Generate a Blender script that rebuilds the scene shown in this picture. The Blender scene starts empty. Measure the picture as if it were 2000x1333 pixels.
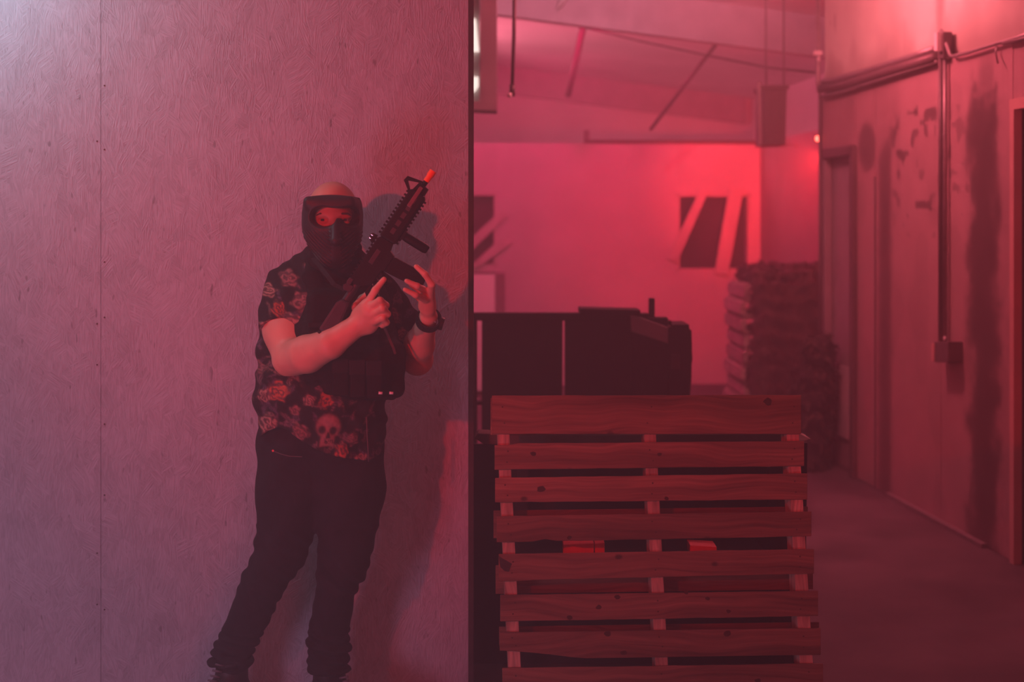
import bpy, bmesh, math, random
import numpy as np
from mathutils import Vector, Matrix
import openvdb

random.seed(7)
C = bpy.context.scene.collection
SC = bpy.context.scene
F = 2778.0            # focal length in px of the 2000 px wide frame (50 mm lens)
CH = 1.56             # camera height

# ------------------------------------------------------------------ camera
cam = bpy.data.cameras.new('camera')
cam.lens = 50.0
cam.sensor_width = 36.0
cam.shift_y = -226.5 / 2000.0
cam.clip_start = 0.1
cam.clip_end = 100
cam.dof.use_dof = True
cam.dof.focus_distance = 4.45
cam.dof.aperture_fstop = 2.2
camo = bpy.data.objects.new('camera', cam)
camo.location = (0, 0, CH)
camo.rotation_euler = (math.pi / 2, 0, 0)
C.objects.link(camo)
SC.camera = camo

# ------------------------------------------------------------------ world, lights, exposure
w = bpy.data.worlds.new('world')
SC.world = w
w.use_nodes = True
w.node_tree.nodes['Background'].inputs[0].default_value = (0.35, 0.07, 0.11, 1)
w.node_tree.nodes['Background'].inputs[1].default_value = 0.05

def P(px, py, Y):
    """a point of the place at depth Y, seen at picture position px, py"""
    return Vector(((px - 1000.0) * Y / F, Y, CH + (440.0 - py) * Y / F))

def aim(o, target):
    d = Vector(target) - o.location
    o.rotation_euler = d.to_track_quat('-Z', 'Y').to_euler()

def lamp(name, kind, loc, energy, color, target=None, radius=0.06, cone=60, blend=0.5, size=1.0, size_y=None):
    L = bpy.data.lights.new(name, kind)
    L.energy = energy
    L.color = color
    if kind in ('POINT', 'SPOT'):
        L.shadow_soft_size = radius
    if kind == 'SPOT':
        L.spot_size = math.radians(cone)
        L.spot_blend = blend
    if kind == 'AREA':
        L.size = size
        if size_y:
            L.shape = 'RECTANGLE'
            L.size_y = size_y
    o = bpy.data.objects.new(name, L)
    o.location = loc
    if target is not None:
        aim(o, target)
    C.objects.link(o)
    return o

# red stage lamp, front left: throws the man's shadow to the right on the panel wall
lamp('red_key_lamp', 'SPOT', (-2.15, 0.6, 2.0), 470, (1.0, 0.002, 0.008), (-0.12, 4.7, 2.28), 0.05, 62, 0.9)
# pale lamp, high left of the wall
lamp('pale_side_lamp', 'POINT', (-1.84, 4.12, 2.50), 21.5, (0.53, 0.89, 1.0), None, 0.10)
# soft red area fill, added behind the camera to lift the front
lamp('red_front_fill', 'AREA', (1.6, -1.6, 1.8), 58, (1.0, 0.005, 0.01), (-0.2, 4.7, 0.9), size=2.0)
# mauve fill added near the floor, front left, for the lower wall
lamp('mauve_floor_fill', 'POINT', (-1.7, 2.3, 0.35), 44, (1.0, 0.5, 0.8), None, 0.30)
# warm pink lamp under the roof over the corridor
lamp('pink_roof_lamp', 'POINT', (1.15, 7.4, 3.1), 140, (1.0, 0.16, 0.21), None, 0.12)
# red spot just behind the corner of the corridor
lamp('red_corner_lamp', 'SPOT', tuple(P(1622, 318, 10.3)), 380, (1.0, 0.003, 0.01), tuple(P(1370, 450, 14.2)), 0.05, 58, 0.8)
lamp('red_corner_fill', 'POINT', tuple(P(1614, 306, 10.0)), 14, (1.0, 0.022, 0.02), None, 0.04)  # extra red point added to light the haze and side wall by the corner
lamp('red_beam_lamp', 'SPOT', tuple(P(1609, 304, 9.8)), 1150, (1.0, 0.03, 0.035), tuple(P(1462, 356, 13.4)), 0.03, 30, 1.0)
# rose lamp behind the panel wall, lighting the back room
lamp('rose_back_lamp', 'POINT', (-1.3, 9.6, 1.35), 5, (1.0, 0.4, 0.5), None, 0.15)
# rose upward fill from the left, added to brighten the back room's roof
# two unseen fills added under the roof, before and behind the cross beam
lamp('roof_front_fill', 'SPOT', (0.45, 9.0, 3.25), 128, (1.0, 0.34, 0.47), (0.2, 11.0, 3.5), 0.1, 140, 0.6)
lamp('roof_middle_fill', 'POINT', (0.3, 11.6, 3.36), 155, (1.0, 0.01, 0.14), None, 0.1)
lamp('roof_up_fill', 'SPOT', (-1.7, 13.85, 2.62), 430, (1.0, 0.19, 0.28), (1.2, 14.6, 3.5), 0.12, 110, 0.8)

SC.view_settings.view_transform = 'Standard'
SC.view_settings.look = 'None'
SC.view_settings.gamma = 1.0
SC.view_settings.use_curve_mapping = False
SC.view_settings.exposure = 0.0
SC.cycles.use_denoising = True
SC.cycles.max_bounces = 5
SC.cycles.diffuse_bounces = 3
SC.cycles.glossy_bounces = 2
SC.cycles.transmission_bounces = 4
SC.cycles.transparent_max_bounces = 8
SC.cycles.volume_bounces = 0

# ------------------------------------------------------------------ geometry of the picture
YAW = 240.0 / F
RV = Vector((math.cos(YAW), math.sin(YAW), 0))      # across the building
DV = Vector((-math.sin(YAW), math.cos(YAW), 0))     # along the corridor
UP = Vector((0, 0, 1))
EYE = Vector((0, 0, CH))

def hit(px, py, p0, n):
    d = Vector(((px - 1000.0) / F, 1.0, (440.0 - py) / F))
    return EYE + d * ((p0 - EYE).dot(n) / d.dot(n))

def onfloor(px, py):
    return hit(px, py, Vector((0, 0, 0)), UP)

# ------------------------------------------------------------------ object helpers
def tag(o, label=None, cat=None, group=None, kind=None):
    if label: o['label'] = label
    if cat: o['category'] = cat
    if group: o['group'] = group
    if kind: o['kind'] = kind
    return o

def empty(name, loc=(0, 0, 0), rz=0.0):
    o = bpy.data.objects.new(name, None)
    o.location = loc
    o.rotation_euler = (0, 0, rz)
    o.empty_display_size = 0.1
    C.objects.link(o)
    return o

def link(name, me, mat=None, parent=None, smooth=False):
    o = bpy.data.objects.new(name, me)
    if mat is not None and len(me.materials) == 0:
        me.materials.append(mat)
    if smooth:
        me.polygons.foreach_set('use_smooth', [True] * len(me.polygons))
    C.objects.link(o)
    if parent is not None:
        o.parent = parent
        # vertices are given in the place's own coordinates: take the parent's offset out
        M = parent_matrix(parent)
        me.transform(M.inverted())
    return o

def parent_matrix(p):
    M = Matrix.LocRotScale(p.location, p.rotation_euler, None)
    if p.parent:
        M = parent_matrix(p.parent) @ M
    return M

class MB:
    """collects simple shapes into one mesh"""
    def __init__(s):
        s.bm = bmesh.new()
    def poly_prism(s, pts, off):
        pts = [Vector(p) for p in pts]
        off = Vector(off)
        a = [s.bm.verts.new(p) for p in pts]
        b = [s.bm.verts.new(p + off) for p in pts]
        s.bm.faces.new(a)
        s.bm.faces.new(list(reversed(b)))
        n = len(pts)
        for i in range(n):
            s.bm.faces.new((a[i], b[i], b[(i + 1) % n], a[(i + 1) % n]))
        return s
    def box(s, c, ex, ey, ez):
        """centre and three half edge vectors"""
        c, ex, ey, ez = map(Vector, (c, ex, ey, ez))
        return s.poly_prism([c - ex - ey - ez, c + ex - ey - ez, c + ex - ey + ez, c - ex - ey + ez], ey * 2)
    def tube(s, pts, r, seg=10, caps=True):
        pts = [Vector(p) for p in pts]
        rr = r if isinstance(r, (list, tuple)) else [r] * len(pts)
        rings = []
        for i, p in enumerate(pts):
            t = (pts[min(i + 1, len(pts) - 1)] - pts[max(i - 1, 0)]).normalized()
            a = t.cross(UP)
            if a.length < 0.2: a = t.cross(Vector((1, 0, 0)))
            a.normalize()
            b = t.cross(a).normalized()
            rings.append([s.bm.verts.new(p + (a * math.cos(k * 2 * math.pi / seg) + b * math.sin(k * 2 * math.pi / seg)) * rr[i]) for k in range(seg)])
        for i in range(len(rings) - 1):
            for k in range(seg):
                s.bm.faces.new((rings[i][k], rings[i][(k + 1) % seg], rings[i + 1][(k + 1) % seg], rings[i + 1][k]))
        if caps:
            s.bm.faces.new(list(reversed(rings[0])))
            s.bm.faces.new(rings[-1])
        return s
    def ribbon(s, pts, wv, th):
        """flat strap through pts; wv half width vector, th thickness vector"""
        wv, th = Vector(wv), Vector(th)
        q = []
        for p in pts:
            p = Vector(p)
            q.append([s.bm.verts.new(p + wv), s.bm.verts.new(p - wv), s.bm.verts.new(p - wv + th), s.bm.verts.new(p + wv + th)])
        for i in range(len(q) - 1):
            for k in range(4):
                s.bm.faces.new((q[i][k], q[i][(k + 1) % 4], q[i + 1][(k + 1) % 4], q[i + 1][k]))
        s.bm.faces.new(q[0]); s.bm.faces.new(list(reversed(q[-1])))
        return s
    def build(s, name, mat, parent=None, bevel=0.0, smooth=False):
        bmesh.ops.recalc_face_normals(s.bm, faces=s.bm.faces)
        if bevel:
            es = [e for e in s.bm.edges if len(e.link_faces) == 2 and e.calc_face_angle(0) > 0.6]
            bmesh.ops.bevel(s.bm, geom=es, offset=bevel, segments=2, profile=0.6, affect='EDGES', clamp_overlap=True)
        me = bpy.data.meshes.new(name)
        s.bm.to_mesh(me)
        s.bm.free()
        return link(name, me, mat, parent, smooth)

# ------------------------------------------------------------------ materials
def mat(name, col=(0.5, 0.5, 0.5), rough=0.7, metal=0.0, spec=0.4, noise=0.0, nscale=8.0, stretch=(1, 1, 1), bump=0.0,
        emit=None, estr=0.0, vcol=None, detail=4.0):
    m = bpy.data.materials.new(name)
    m.use_nodes = True
    nt = m.node_tree
    b = nt.nodes['Principled BSDF']
    b.inputs['Base Color'].default_value = (*col, 1)
    b.inputs['Roughness'].default_value = rough
    b.inputs['Metallic'].default_value = metal
    b.inputs['Specular IOR Level'].default_value = spec
    if emit:
        b.inputs['Emission Color'].default_value = (*emit, 1)
        b.inputs['Emission Strength'].default_value = estr
    src = None
    if vcol:
        a = nt.nodes.new('ShaderNodeAttribute'); a.attribute_name = vcol
        src = a.outputs['Color']
    if noise or bump:
        tc = nt.nodes.new('ShaderNodeTexCoord')
        oi = nt.nodes.new('ShaderNodeObjectInfo')
        add = nt.nodes.new('ShaderNodeVectorMath'); add.operation = 'MULTIPLY_ADD'
        comb = nt.nodes.new('ShaderNodeVectorMath'); comb.operation = 'SCALE'
        comb.inputs[0].default_value = (37.1, 11.3, 23.7)
        nt.links.new(oi.outputs['Random'], comb.inputs['Scale'])
        nt.links.new(tc.outputs['Object'], add.inputs[0])
        add.inputs[1].default_value = stretch
        nt.links.new(comb.outputs[0], add.inputs[2])
        nz = nt.nodes.new('ShaderNodeTexNoise')
        nz.inputs['Scale'].default_value = nscale
        nz.inputs['Detail'].default_value = detail
        nt.links.new(add.outputs[0], nz.inputs['Vector'])
        if noise:
            mr = nt.nodes.new('ShaderNodeMapRange')
            mr.inputs['From Min'].default_value = 0.3
            mr.inputs['From Max'].default_value = 0.7
            mr.inputs['To Min'].default_value = 1 - noise
            mr.inputs['To Max'].default_value = 1 + noise * 0.6
            nt.links.new(nz.outputs['Fac'], mr.inputs['Value'])
            mx = nt.nodes.new('ShaderNodeVectorMath'); mx.operation = 'SCALE'
            if src is not None: nt.links.new(src, mx.inputs[0])
            else: mx.inputs[0].default_value = col
            nt.links.new(mr.outputs[0], mx.inputs['Scale'])
            src = mx.outputs[0]
        if bump:
            bp = nt.nodes.new('ShaderNodeBump')
            bp.inputs['Strength'].default_value = 1.0
            bp.inputs['Distance'].default_value = bump
            nt.links.new(nz.outputs['Fac'], bp.inputs['Height'])
            nt.links.new(bp.outputs[0], b.inputs['Normal'])
    if src is not None:
        nt.links.new(src, b.inputs['Base Color'])
    return m

def osb_material():
    """painted strand board: short strands, each cell of strands turned its own way"""
    m = bpy.data.materials.new('painted_strand_board')
    m.use_nodes = True
    nt = m.node_tree; N = nt.nodes; Lk = nt.links
    b = N['Principled BSDF']
    tc = N.new('ShaderNodeTexCoord')
    heights = []
    for i, (cs, off) in enumerate([(18.0, 0.0), (27.0, 5.3)]):
        mp = N.new('ShaderNodeMapping')
        mp.inputs['Location'].default_value = (off, off * 0.3, off * 1.7)
        mp.inputs['Scale'].default_value = (1, 0.02, 0.62)
        Lk.new(tc.outputs['Object'], mp.inputs[0])
        # warp the cell borders
        nw = N.new('ShaderNodeTexNoise'); nw.inputs['Scale'].default_value = 22; nw.inputs['Detail'].default_value = 2
        Lk.new(mp.outputs[0], nw.inputs['Vector'])
        wa = N.new('ShaderNodeVectorMath'); wa.operation = 'MULTIPLY_ADD'
        Lk.new(nw.outputs['Color'], wa.inputs[0]); wa.inputs[1].default_value = (0.05, 0, 0.05)
        Lk.new(mp.outputs[0], wa.inputs[2])
        vo = N.new('ShaderNodeTexVoronoi'); vo.inputs['Scale'].default_value = cs
        Lk.new(wa.outputs[0], vo.inputs['Vector'])
        sep = N.new('ShaderNodeSeparateColor'); Lk.new(vo.outputs['Color'], sep.inputs[0])
        # angle about Y: mostly near vertical
        ang = N.new('ShaderNodeMapRange'); ang.inputs['To Min'].default_value = -1.0; ang.inputs['To Max'].default_value = 1.0
        Lk.new(sep.outputs[0], ang.inputs['Value'])
        cube = N.new('ShaderNodeMath'); cube.operation = 'POWER'; cube.inputs[1].default_value = 3.0
        Lk.new(ang.outputs[0], cube.inputs[0])
        sc3 = N.new('ShaderNodeMath'); sc3.operation = 'MULTIPLY_ADD'; sc3.inputs[1].default_value = 0.95
        Lk.new(cube.outputs[0], sc3.inputs[0])
        lin = N.new('ShaderNodeMath'); lin.operation = 'MULTIPLY'; lin.inputs[1].default_value = 0.25
        Lk.new(ang.outputs[0], lin.inputs[0]); Lk.new(lin.outputs[0], sc3.inputs[2])
        rot = N.new('ShaderNodeVectorRotate'); rot.rotation_type = 'Y_AXIS'
        Lk.new(tc.outputs['Object'], rot.inputs['Vector']); Lk.new(sc3.outputs[0], rot.inputs['Angle'])
        st = N.new('ShaderNodeVectorMath'); st.operation = 'MULTIPLY_ADD'
        Lk.new(rot.outputs[0], st.inputs[0]); st.inputs[1].default_value = (230, 0, 20)
        Lk.new(vo.outputs['Color'], st.inputs[2])
        nz = N.new('ShaderNodeTexNoise'); nz.inputs['Scale'].default_value = 1.0; nz.inputs['Detail'].default_value = 3
        Lk.new(st.outputs[0], nz.inputs['Vector'])
        # strand edges
        d = N.new('ShaderNodeMath'); d.operation = 'MULTIPLY_ADD'; d.inputs[1].default_value = 0.16
        Lk.new(sep.outputs[1], d.inputs[0]); Lk.new(nz.outputs['Fac'], d.inputs[2])
        heights.append(d.outputs[0])
    mxn = N.new('ShaderNodeMath'); mxn.operation = 'MAXIMUM'
    Lk.new(heights[0], mxn.inputs[0]); Lk.new(heights[1], mxn.inputs[1])
    # patches where paint hides the relief
    big = N.new('ShaderNodeTexNoise'); big.inputs['Scale'].default_value = 5.0; big.inputs['Detail'].default_value = 3
    Lk.new(tc.outputs['Object'], big.inputs['Vector'])
    bm_ = N.new('ShaderNodeMapRange'); bm_.inputs['From Min'].default_value = 0.35; bm_.inputs['From Max'].default_value = 0.65
    bm_.inputs['To Min'].default_value = 0.35; bm_.inputs['To Max'].default_value = 1.0
    Lk.new(big.outputs['Fac'], bm_.inputs['Value'])
    hm = N.new('ShaderNodeMath'); hm.operation = 'MULTIPLY'
    Lk.new(mxn.outputs[0], hm.inputs[0]); Lk.new(bm_.outputs[0], hm.inputs[1])
    bp = N.new('ShaderNodeBump'); bp.inputs['Distance'].default_value = OSB_BUMP; bp.inputs['Strength'].default_value = 1.0
    Lk.new(hm.outputs[0], bp.inputs['Height']); Lk.new(bp.outputs[0], b.inputs['Normal'])
    # colour darker where the strand relief is low, plus dark specks
    cr = N.new('ShaderNodeMapRange'); cr.inputs['From Min'].default_value = 0.42; cr.inputs['From Max'].default_value = 0.82
    cr.inputs['To Min'].default_value = 0.72; cr.inputs['To Max'].default_value = 1.08
    Lk.new(mxn.outputs[0], cr.inputs['Value'])
    sp = N.new('ShaderNodeTexNoise'); sp.inputs['Scale'].default_value = 60; sp.inputs['Detail'].default_value = 1
    smp = N.new('ShaderNodeMapping'); smp.inputs['Scale'].default_value = (1, 1, 0.35)
    Lk.new(tc.outputs['Object'], smp.inputs[0]); Lk.new(smp.outputs[0], sp.inputs['Vector'])
    spr = N.new('ShaderNodeMapRange'); spr.inputs['From Min'].default_value = 0.71; spr.inputs['From Max'].default_value = 0.77
    spr.inputs['To Min'].default_value = 1.0; spr.inputs['To Max'].default_value = 0.62
    Lk.new(sp.outputs['Fac'], spr.inputs['Value'])
    mm = N.new('ShaderNodeMath'); mm.operation = 'MULTIPLY'
    Lk.new(cr.outputs[0], mm.inputs[0]); Lk.new(spr.outputs[0], mm.inputs[1])
    v = N.new('ShaderNodeVectorMath'); v.operation = 'SCALE'; v.inputs[0].default_value = (0.49, 0.47, 0.56)
    Lk.new(mm.outputs[0], v.inputs['Scale'])
    Lk.new(v.outputs[0], b.inputs['Base Color'])
    b.inputs['Roughness'].default_value = 0.6
    b.inputs['Specular IOR Level'].default_value = 0.3
    return m
OSB_BUMP = 0.004

def wood_material(name, col, along='x', knots=True, dark=1.0):
    m = bpy.data.materials.new(name)
    m.use_nodes = True
    nt = m.node_tree; N = nt.nodes; Lk = nt.links
    b = N['Principled BSDF']
    tc = N.new('ShaderNodeTexCoord'); oi = N.new('ShaderNodeObjectInfo')
    sc = N.new('ShaderNodeVectorMath'); sc.operation = 'SCALE'; sc.inputs[0].default_value = (91.7, 13.1, 57.3)
    Lk.new(oi.outputs['Random'], sc.inputs['Scale'])
    ma = N.new('ShaderNodeVectorMath'); ma.operation = 'ADD'
    Lk.new(tc.outputs['Object'], ma.inputs[0]); Lk.new(sc.outputs[0], ma.inputs[1])
    # slow warp = wandering grain
    wn = N.new('ShaderNodeTexNoise'); wn.inputs['Scale'].default_value = 3.0; wn.inputs['Detail'].default_value = 1.5
    Lk.new(ma.outputs[0], wn.inputs['Vector'])
    wv = N.new('ShaderNodeVectorMath'); wv.operation = 'MULTIPLY_ADD'; wv.inputs[1].default_value = (0.09, 0.09, 0.09)
    Lk.new(wn.outputs['Color'], wv.inputs[0]); Lk.new(ma.outputs[0], wv.inputs[2])
    s = (2.0, 40, 110) if along == 'x' else (110, 40, 3.0)
    st = N.new('ShaderNodeVectorMath'); st.operation = 'MULTIPLY'; st.inputs[1].default_value = s
    Lk.new(wv.outputs[0], st.inputs[0])
    g = N.new('ShaderNodeTexNoise'); g.inputs['Scale'].default_value = 1.0; g.inputs['Detail'].default_value = 4
    Lk.new(st.outputs[0], g.inputs['Vector'])
    s2 = (1.2, 10, 22) if along == 'x' else (22, 10, 1.5)
    st2 = N.new('ShaderNodeVectorMath'); st2.operation = 'MULTIPLY'; st2.inputs[1].default_value = s2
    Lk.new(wv.outputs[0], st2.inputs[0])
    g2 = N.new('ShaderNodeTexNoise'); g2.inputs['Scale'].default_value = 1.0; g2.inputs['Detail'].default_value = 3
    Lk.new(st2.outputs[0], g2.inputs['Vector'])
    r1 = N.new('ShaderNodeMapRange'); r1.inputs['From Min'].default_value = 0.3; r1.inputs['From Max'].default_value = 0.7
    r1.inputs['To Min'].default_value = 0.62; r1.inputs['To Max'].default_value = 1.15
    Lk.new(g.outputs['Fac'], r1.inputs['Value'])
    r2 = N.new('ShaderNodeMapRange'); r2.inputs['From Min'].default_value = 0.3; r2.inputs['From Max'].default_value = 0.7
    r2.inputs['To Min'].default_value = 0.6; r2.inputs['To Max'].default_value = 1.2
    Lk.new(g2.outputs['Fac'], r2.inputs['Value'])
    mu = N.new('ShaderNodeMath'); mu.operation = 'MULTIPLY'
    Lk.new(r1.outputs[0], mu.inputs[0]); Lk.new(r2.outputs[0], mu.inputs[1])
    last = mu.outputs[0]
    if knots:
        vo = N.new('ShaderNodeTexVoronoi'); vo.inputs['Scale'].default_value = 6.5
        vm = N.new('ShaderNodeVectorMath'); vm.operation = 'MULTIPLY'; vm.inputs[1].default_value = (0.75, 0.05, 1.1)
        Lk.new(ma.outputs[0], vm.inputs[0]); Lk.new(vm.outputs[0], vo.inputs['Vector'])
        kr = N.new('ShaderNodeMapRange'); kr.inputs['From Min'].default_value = 0.035; kr.inputs['From Max'].default_value = 0.075
        kr.inputs['To Min'].default_value = 0.35; kr.inputs['To Max'].default_value = 1.0
        Lk.new(vo.outputs['Distance'], kr.inputs['Value'])
        k2 = N.new('ShaderNodeMath'); k2.operation = 'MULTIPLY'
        Lk.new(last, k2.inputs[0]); Lk.new(kr.outputs[0], k2.inputs[1]); last = k2.outputs[0]
    # each plank its own tone
    tn = N.new('ShaderNodeMapRange'); tn.inputs['To Min'].default_value = 0.82; tn.inputs['To Max'].default_value = 1.12
    Lk.new(oi.outputs['Random'], tn.inputs['Value'])
    k3 = N.new('ShaderNodeMath'); k3.operation = 'MULTIPLY'
    Lk.new(last, k3.inputs[0]); Lk.new(tn.outputs[0], k3.inputs[1])
    v = N.new('ShaderNodeVectorMath'); v.operation = 'SCALE'; v.inputs[0].default_value = col
    Lk.new(k3.outputs[0], v.inputs['Scale']); Lk.new(v.outputs[0], b.inputs['Base Color'])
    bp = N.new('ShaderNodeBump'); bp.inputs['Distance'].default_value = 0.0012
    Lk.new(g.outputs['Fac'], bp.inputs['Height']); Lk.new(bp.outputs[0], b.inputs['Normal'])
    b.inputs['Roughness'].default_value = 0.75
    b.inputs['Specular IOR Level'].default_value = 0.25
    return m

M = {}
M['osb'] = osb_material()
M['black_paint'] = mat('black_paint', (0.018, 0.016, 0.017), 0.7, noise=0.3, nscale=14, spec=0.15)
M['dark_edge'] = mat('dark_edge', (0.06, 0.04, 0.045), 0.7, noise=0.3, nscale=20)
M['concrete'] = mat('stained_concrete', (0.11, 0.09, 0.095), 0.75, noise=0.45, nscale=2.4, bump=0.002, spec=0.3)
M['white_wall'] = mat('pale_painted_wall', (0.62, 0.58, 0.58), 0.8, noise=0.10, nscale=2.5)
M['corridor'] = mat('worn_painted_wall', (0.42, 0.36, 0.36), 0.6, noise=0.10, nscale=4, vcol='stain', spec=0.4, bump=0.001)
M['upper'] = mat('stained_plaster', (0.6, 0.55, 0.52), 0.6, noise=0.10, nscale=3, vcol='stain', spec=0.35)
M['roof'] = mat('roof_lining', (0.78, 0.74, 0.76), 0.8, noise=0.12, nscale=1.5)
M['beam'] = mat('roof_beam_paint', (0.25, 0.2, 0.22), 0.7, noise=0.15, nscale=6)
M['roofbeam'] = mat('pale_beam_paint', (0.46, 0.38, 0.42), 0.7, noise=0.15, nscale=6)
M['darkmetal'] = mat('dark_steel', (0.07, 0.05, 0.055), 0.45, metal=0.4, noise=0.2, nscale=20)
M['conduit'] = mat('galvanised_conduit', (0.34, 0.30, 0.30), 0.45, metal=0.5, noise=0.2, nscale=30)
M['conduit_dark'] = mat('painted_conduit', (0.16, 0.12, 0.125), 0.5, metal=0.2, noise=0.2, nscale=30)
M['whitecap'] = mat('white_cap', (0.85, 0.82, 0.8), 0.5)
M['doorpaint'] = mat('door_paint', (0.34, 0.30, 0.31), 0.6, noise=0.15, nscale=5)
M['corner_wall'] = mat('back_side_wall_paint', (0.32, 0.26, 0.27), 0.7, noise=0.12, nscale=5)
M['brownplank'] = mat('dark_brown_plank', (0.09, 0.055, 0.045), 0.8, noise=0.3, nscale=14)
M['doortrim'] = mat('door_trim_paint', (0.66, 0.40, 0.36), 0.55, noise=0.1, nscale=10)
M['pallet_x'] = wood_material('weathered_pine_crossways', (0.27, 0.125, 0.09), 'x')
M['pallet_z'] = wood_material('weathered_pine_upright', (0.60, 0.38, 0.30), 'z', knots=False)
M['palewood'] = wood_material('pale_pine', (0.62, 0.55, 0.48), 'x', knots=False)
M['plank'] = mat('window_plank', (0.60, 0.54, 0.52), 0.8, noise=0.15, nscale=12, stretch=(1, 1, 0.2))
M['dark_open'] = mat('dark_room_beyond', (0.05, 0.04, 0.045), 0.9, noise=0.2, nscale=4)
M['cabinet'] = mat('white_enamel', (0.88, 0.88, 0.86), 0.45, noise=0.05, nscale=6)
M['net'] = mat('camouflage_cloth', (0.10, 0.075, 0.06), 0.85, noise=0.5, nscale=11)
M['netdark'] = mat('dark_camouflage_cloth', (0.035, 0.026, 0.025), 0.9, noise=0.5, nscale=11)
M['redblock'] = mat('red_block_finish', (0.95, 0.03, 0.05), 0.5, noise=0.12, nscale=14)
M['tape'] = mat('black_tape', (0.02, 0.018, 0.018), 0.5, noise=0.2, nscale=20)
M['nail'] = mat('rusty_nail_head', (0.05, 0.03, 0.025), 0.5, metal=0.6, noise=0.3, nscale=60)
M['lampglow'] = mat('red_lamp_lens', (1, 0.1, 0.08), 0.3, emit=(1.0, 0.10, 0.07), estr=9.0)
M['tube'] = mat('white_tube_light', (1, 1, 1), 0.3, emit=(1.0, 0.86, 0.78), estr=1.6)
M['skin'] = mat('skin', (0.66, 0.33, 0.25), 0.5, noise=0.10, nscale=26, spec=0.4, vcol=None, bump=0.0006)
M['jeans'] = mat('black_denim', (0.016, 0.014, 0.019), 0.85, noise=0.3, nscale=30, bump=0.0015, spec=0.2)
M['shirt'] = mat('floral_shirt_cloth', (0.02, 0.02, 0.02), 0.8, vcol='print', noise=0.15, nscale=60, spec=0.2)
M['vest'] = mat('black_nylon', (0.012, 0.011, 0.012), 0.8, noise=0.4, nscale=60, spec=0.15)
M['webbing'] = mat('black_webbing', (0.018, 0.016, 0.018), 0.8, noise=0.3, nscale=90, spec=0.2)
M['mask'] = mat('black_mask_plastic', (0.022, 0.019, 0.022), 0.5, noise=0.2, nscale=40, spec=0.35)
M['gaiter'] = mat('black_knit', (0.016, 0.014, 0.016), 0.9, noise=0.4, nscale=70, spec=0.15)
M['gun'] = mat('matt_black_gunmetal', (0.006, 0.006, 0.007), 0.55, noise=0.3, nscale=70, spec=0.14)
M['gunlite'] = mat('worn_grey_metal', (0.16, 0.14, 0.15), 0.4, metal=0.5, noise=0.3, nscale=50)
M['stock'] = mat('dark_grey_polymer', (0.032, 0.03, 0.038), 0.5, noise=0.2, nscale=40, spec=0.35)
M['orange'] = mat('orange_plastic', (1.0, 0.13, 0.025), 0.35, noise=0.05, nscale=30)
M['boot'] = mat('black_boot_leather', (0.02, 0.017, 0.02), 0.5, noise=0.3, nscale=30, spec=0.4)
M['lace'] = mat('grey_lace', (0.16, 0.13, 0.16), 0.8, noise=0.2, nscale=60)
M['sole'] = mat('black_rubber', (0.02, 0.02, 0.02), 0.8, noise=0.2, nscale=30)
M['eyewhite'] = mat('eye', (0.6, 0.5, 0.5), 0.2, noise=0.02, nscale=30)
M['iris'] = mat('dark_iris', (0.03, 0.02, 0.02), 0.15, noise=0.2, nscale=80)
M['brow'] = mat('brown_eyebrow_hair', (0.09, 0.05, 0.035), 0.9, noise=0.4, nscale=200)
M['glint'] = mat('polished_metal', (0.85, 0.8, 0.8), 0.18, metal=1.0, noise=0.05, nscale=20)
M['strap'] = mat('brown_strap', (0.10, 0.05, 0.055), 0.8, noise=0.2, nscale=60)
M['thread'] = mat('seam_thread', (0.10, 0.06, 0.07), 0.8, noise=0.1, nscale=100)

def glass():
    m = bpy.data.materials.new('clear_visor')
    m.use_nodes = True
    nt = m.node_tree
    b = nt.nodes['Principled BSDF']
    mx = nt.nodes.new('ShaderNodeMixShader'); tr = nt.nodes.new('ShaderNodeBsdfTransparent')
    gl = nt.nodes.new('ShaderNodeBsdfGlossy'); gl.inputs['Roughness'].default_value = 0.08
    gl.inputs['Color'].default_value = (0.5, 0.5, 0.5, 1)
    tr.inputs['Color'].default_value = (0.82, 0.80, 0.82, 1)
    lw = nt.nodes.new('ShaderNodeLayerWeight'); lw.inputs['Blend'].default_value = 0.12
    nt.links.new(lw.outputs['Facing'], mx.inputs[0])
    nt.links.new(tr.outputs[0], mx.inputs[1]); nt.links.new(gl.outputs[0], mx.inputs[2])
    nt.links.new(mx.outputs[0], nt.nodes['Material Output'].inputs['Surface'])
    return m
M['glass'] = glass()

# ================================================================== STRUCTURE
def quad_slab(name, c0, ex, ey, th, m, parent=None, kind='structure'):
    """slab from corner c0 along edge vectors ex, ey, thickness vector th"""
    c0, ex, ey, th = map(Vector, (c0, ex, ey, th))
    o = MB().poly_prism([c0, c0 + ex, c0 + ex + ey, c0 + ey], th).build(name, m, parent)
    if kind and parent is None: o['kind'] = kind
    return o

def building(a, b, z=0.0):
    """point a metres across, b metres along the building axes"""
    return RV * a + DV * b + UP * z

# floor
fl = quad_slab('floor', building(-5.0, -4.0), RV * 9.5, DV * 23.5, (0, 0, -0.2), M['concrete'])

# --- strand board wall on the left (faces the camera)
EDGE = P(915, 440, 4.82); EDGE.z = 0
wl = empty('wall_left', EDGE)
wl['kind'] = 'structure'
pw = 1.22
for i in range(3):
    a = EDGE - RV * (pw * i + 0.0006)
    b = EDGE - RV * (pw * (i + 1) - 0.0006)
    o = MB().poly_prism([a + UP * 0.004, b + UP * 0.004, b + UP * 2.62, a + UP * 2.62], DV * 0.018).build('osb_panel', M['osb'], wl, bevel=0.0005)
for i in range(7):      # studs behind the boards
    a = EDGE - RV * (0.045 + 0.6 * i) + DV * 0.02
    MB().poly_prism([a, a - RV * 0.04, a - RV * 0.04 + UP * 2.6, a + UP * 2.6], DV * 0.09).build('stud', M['dark_edge'], wl)
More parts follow.
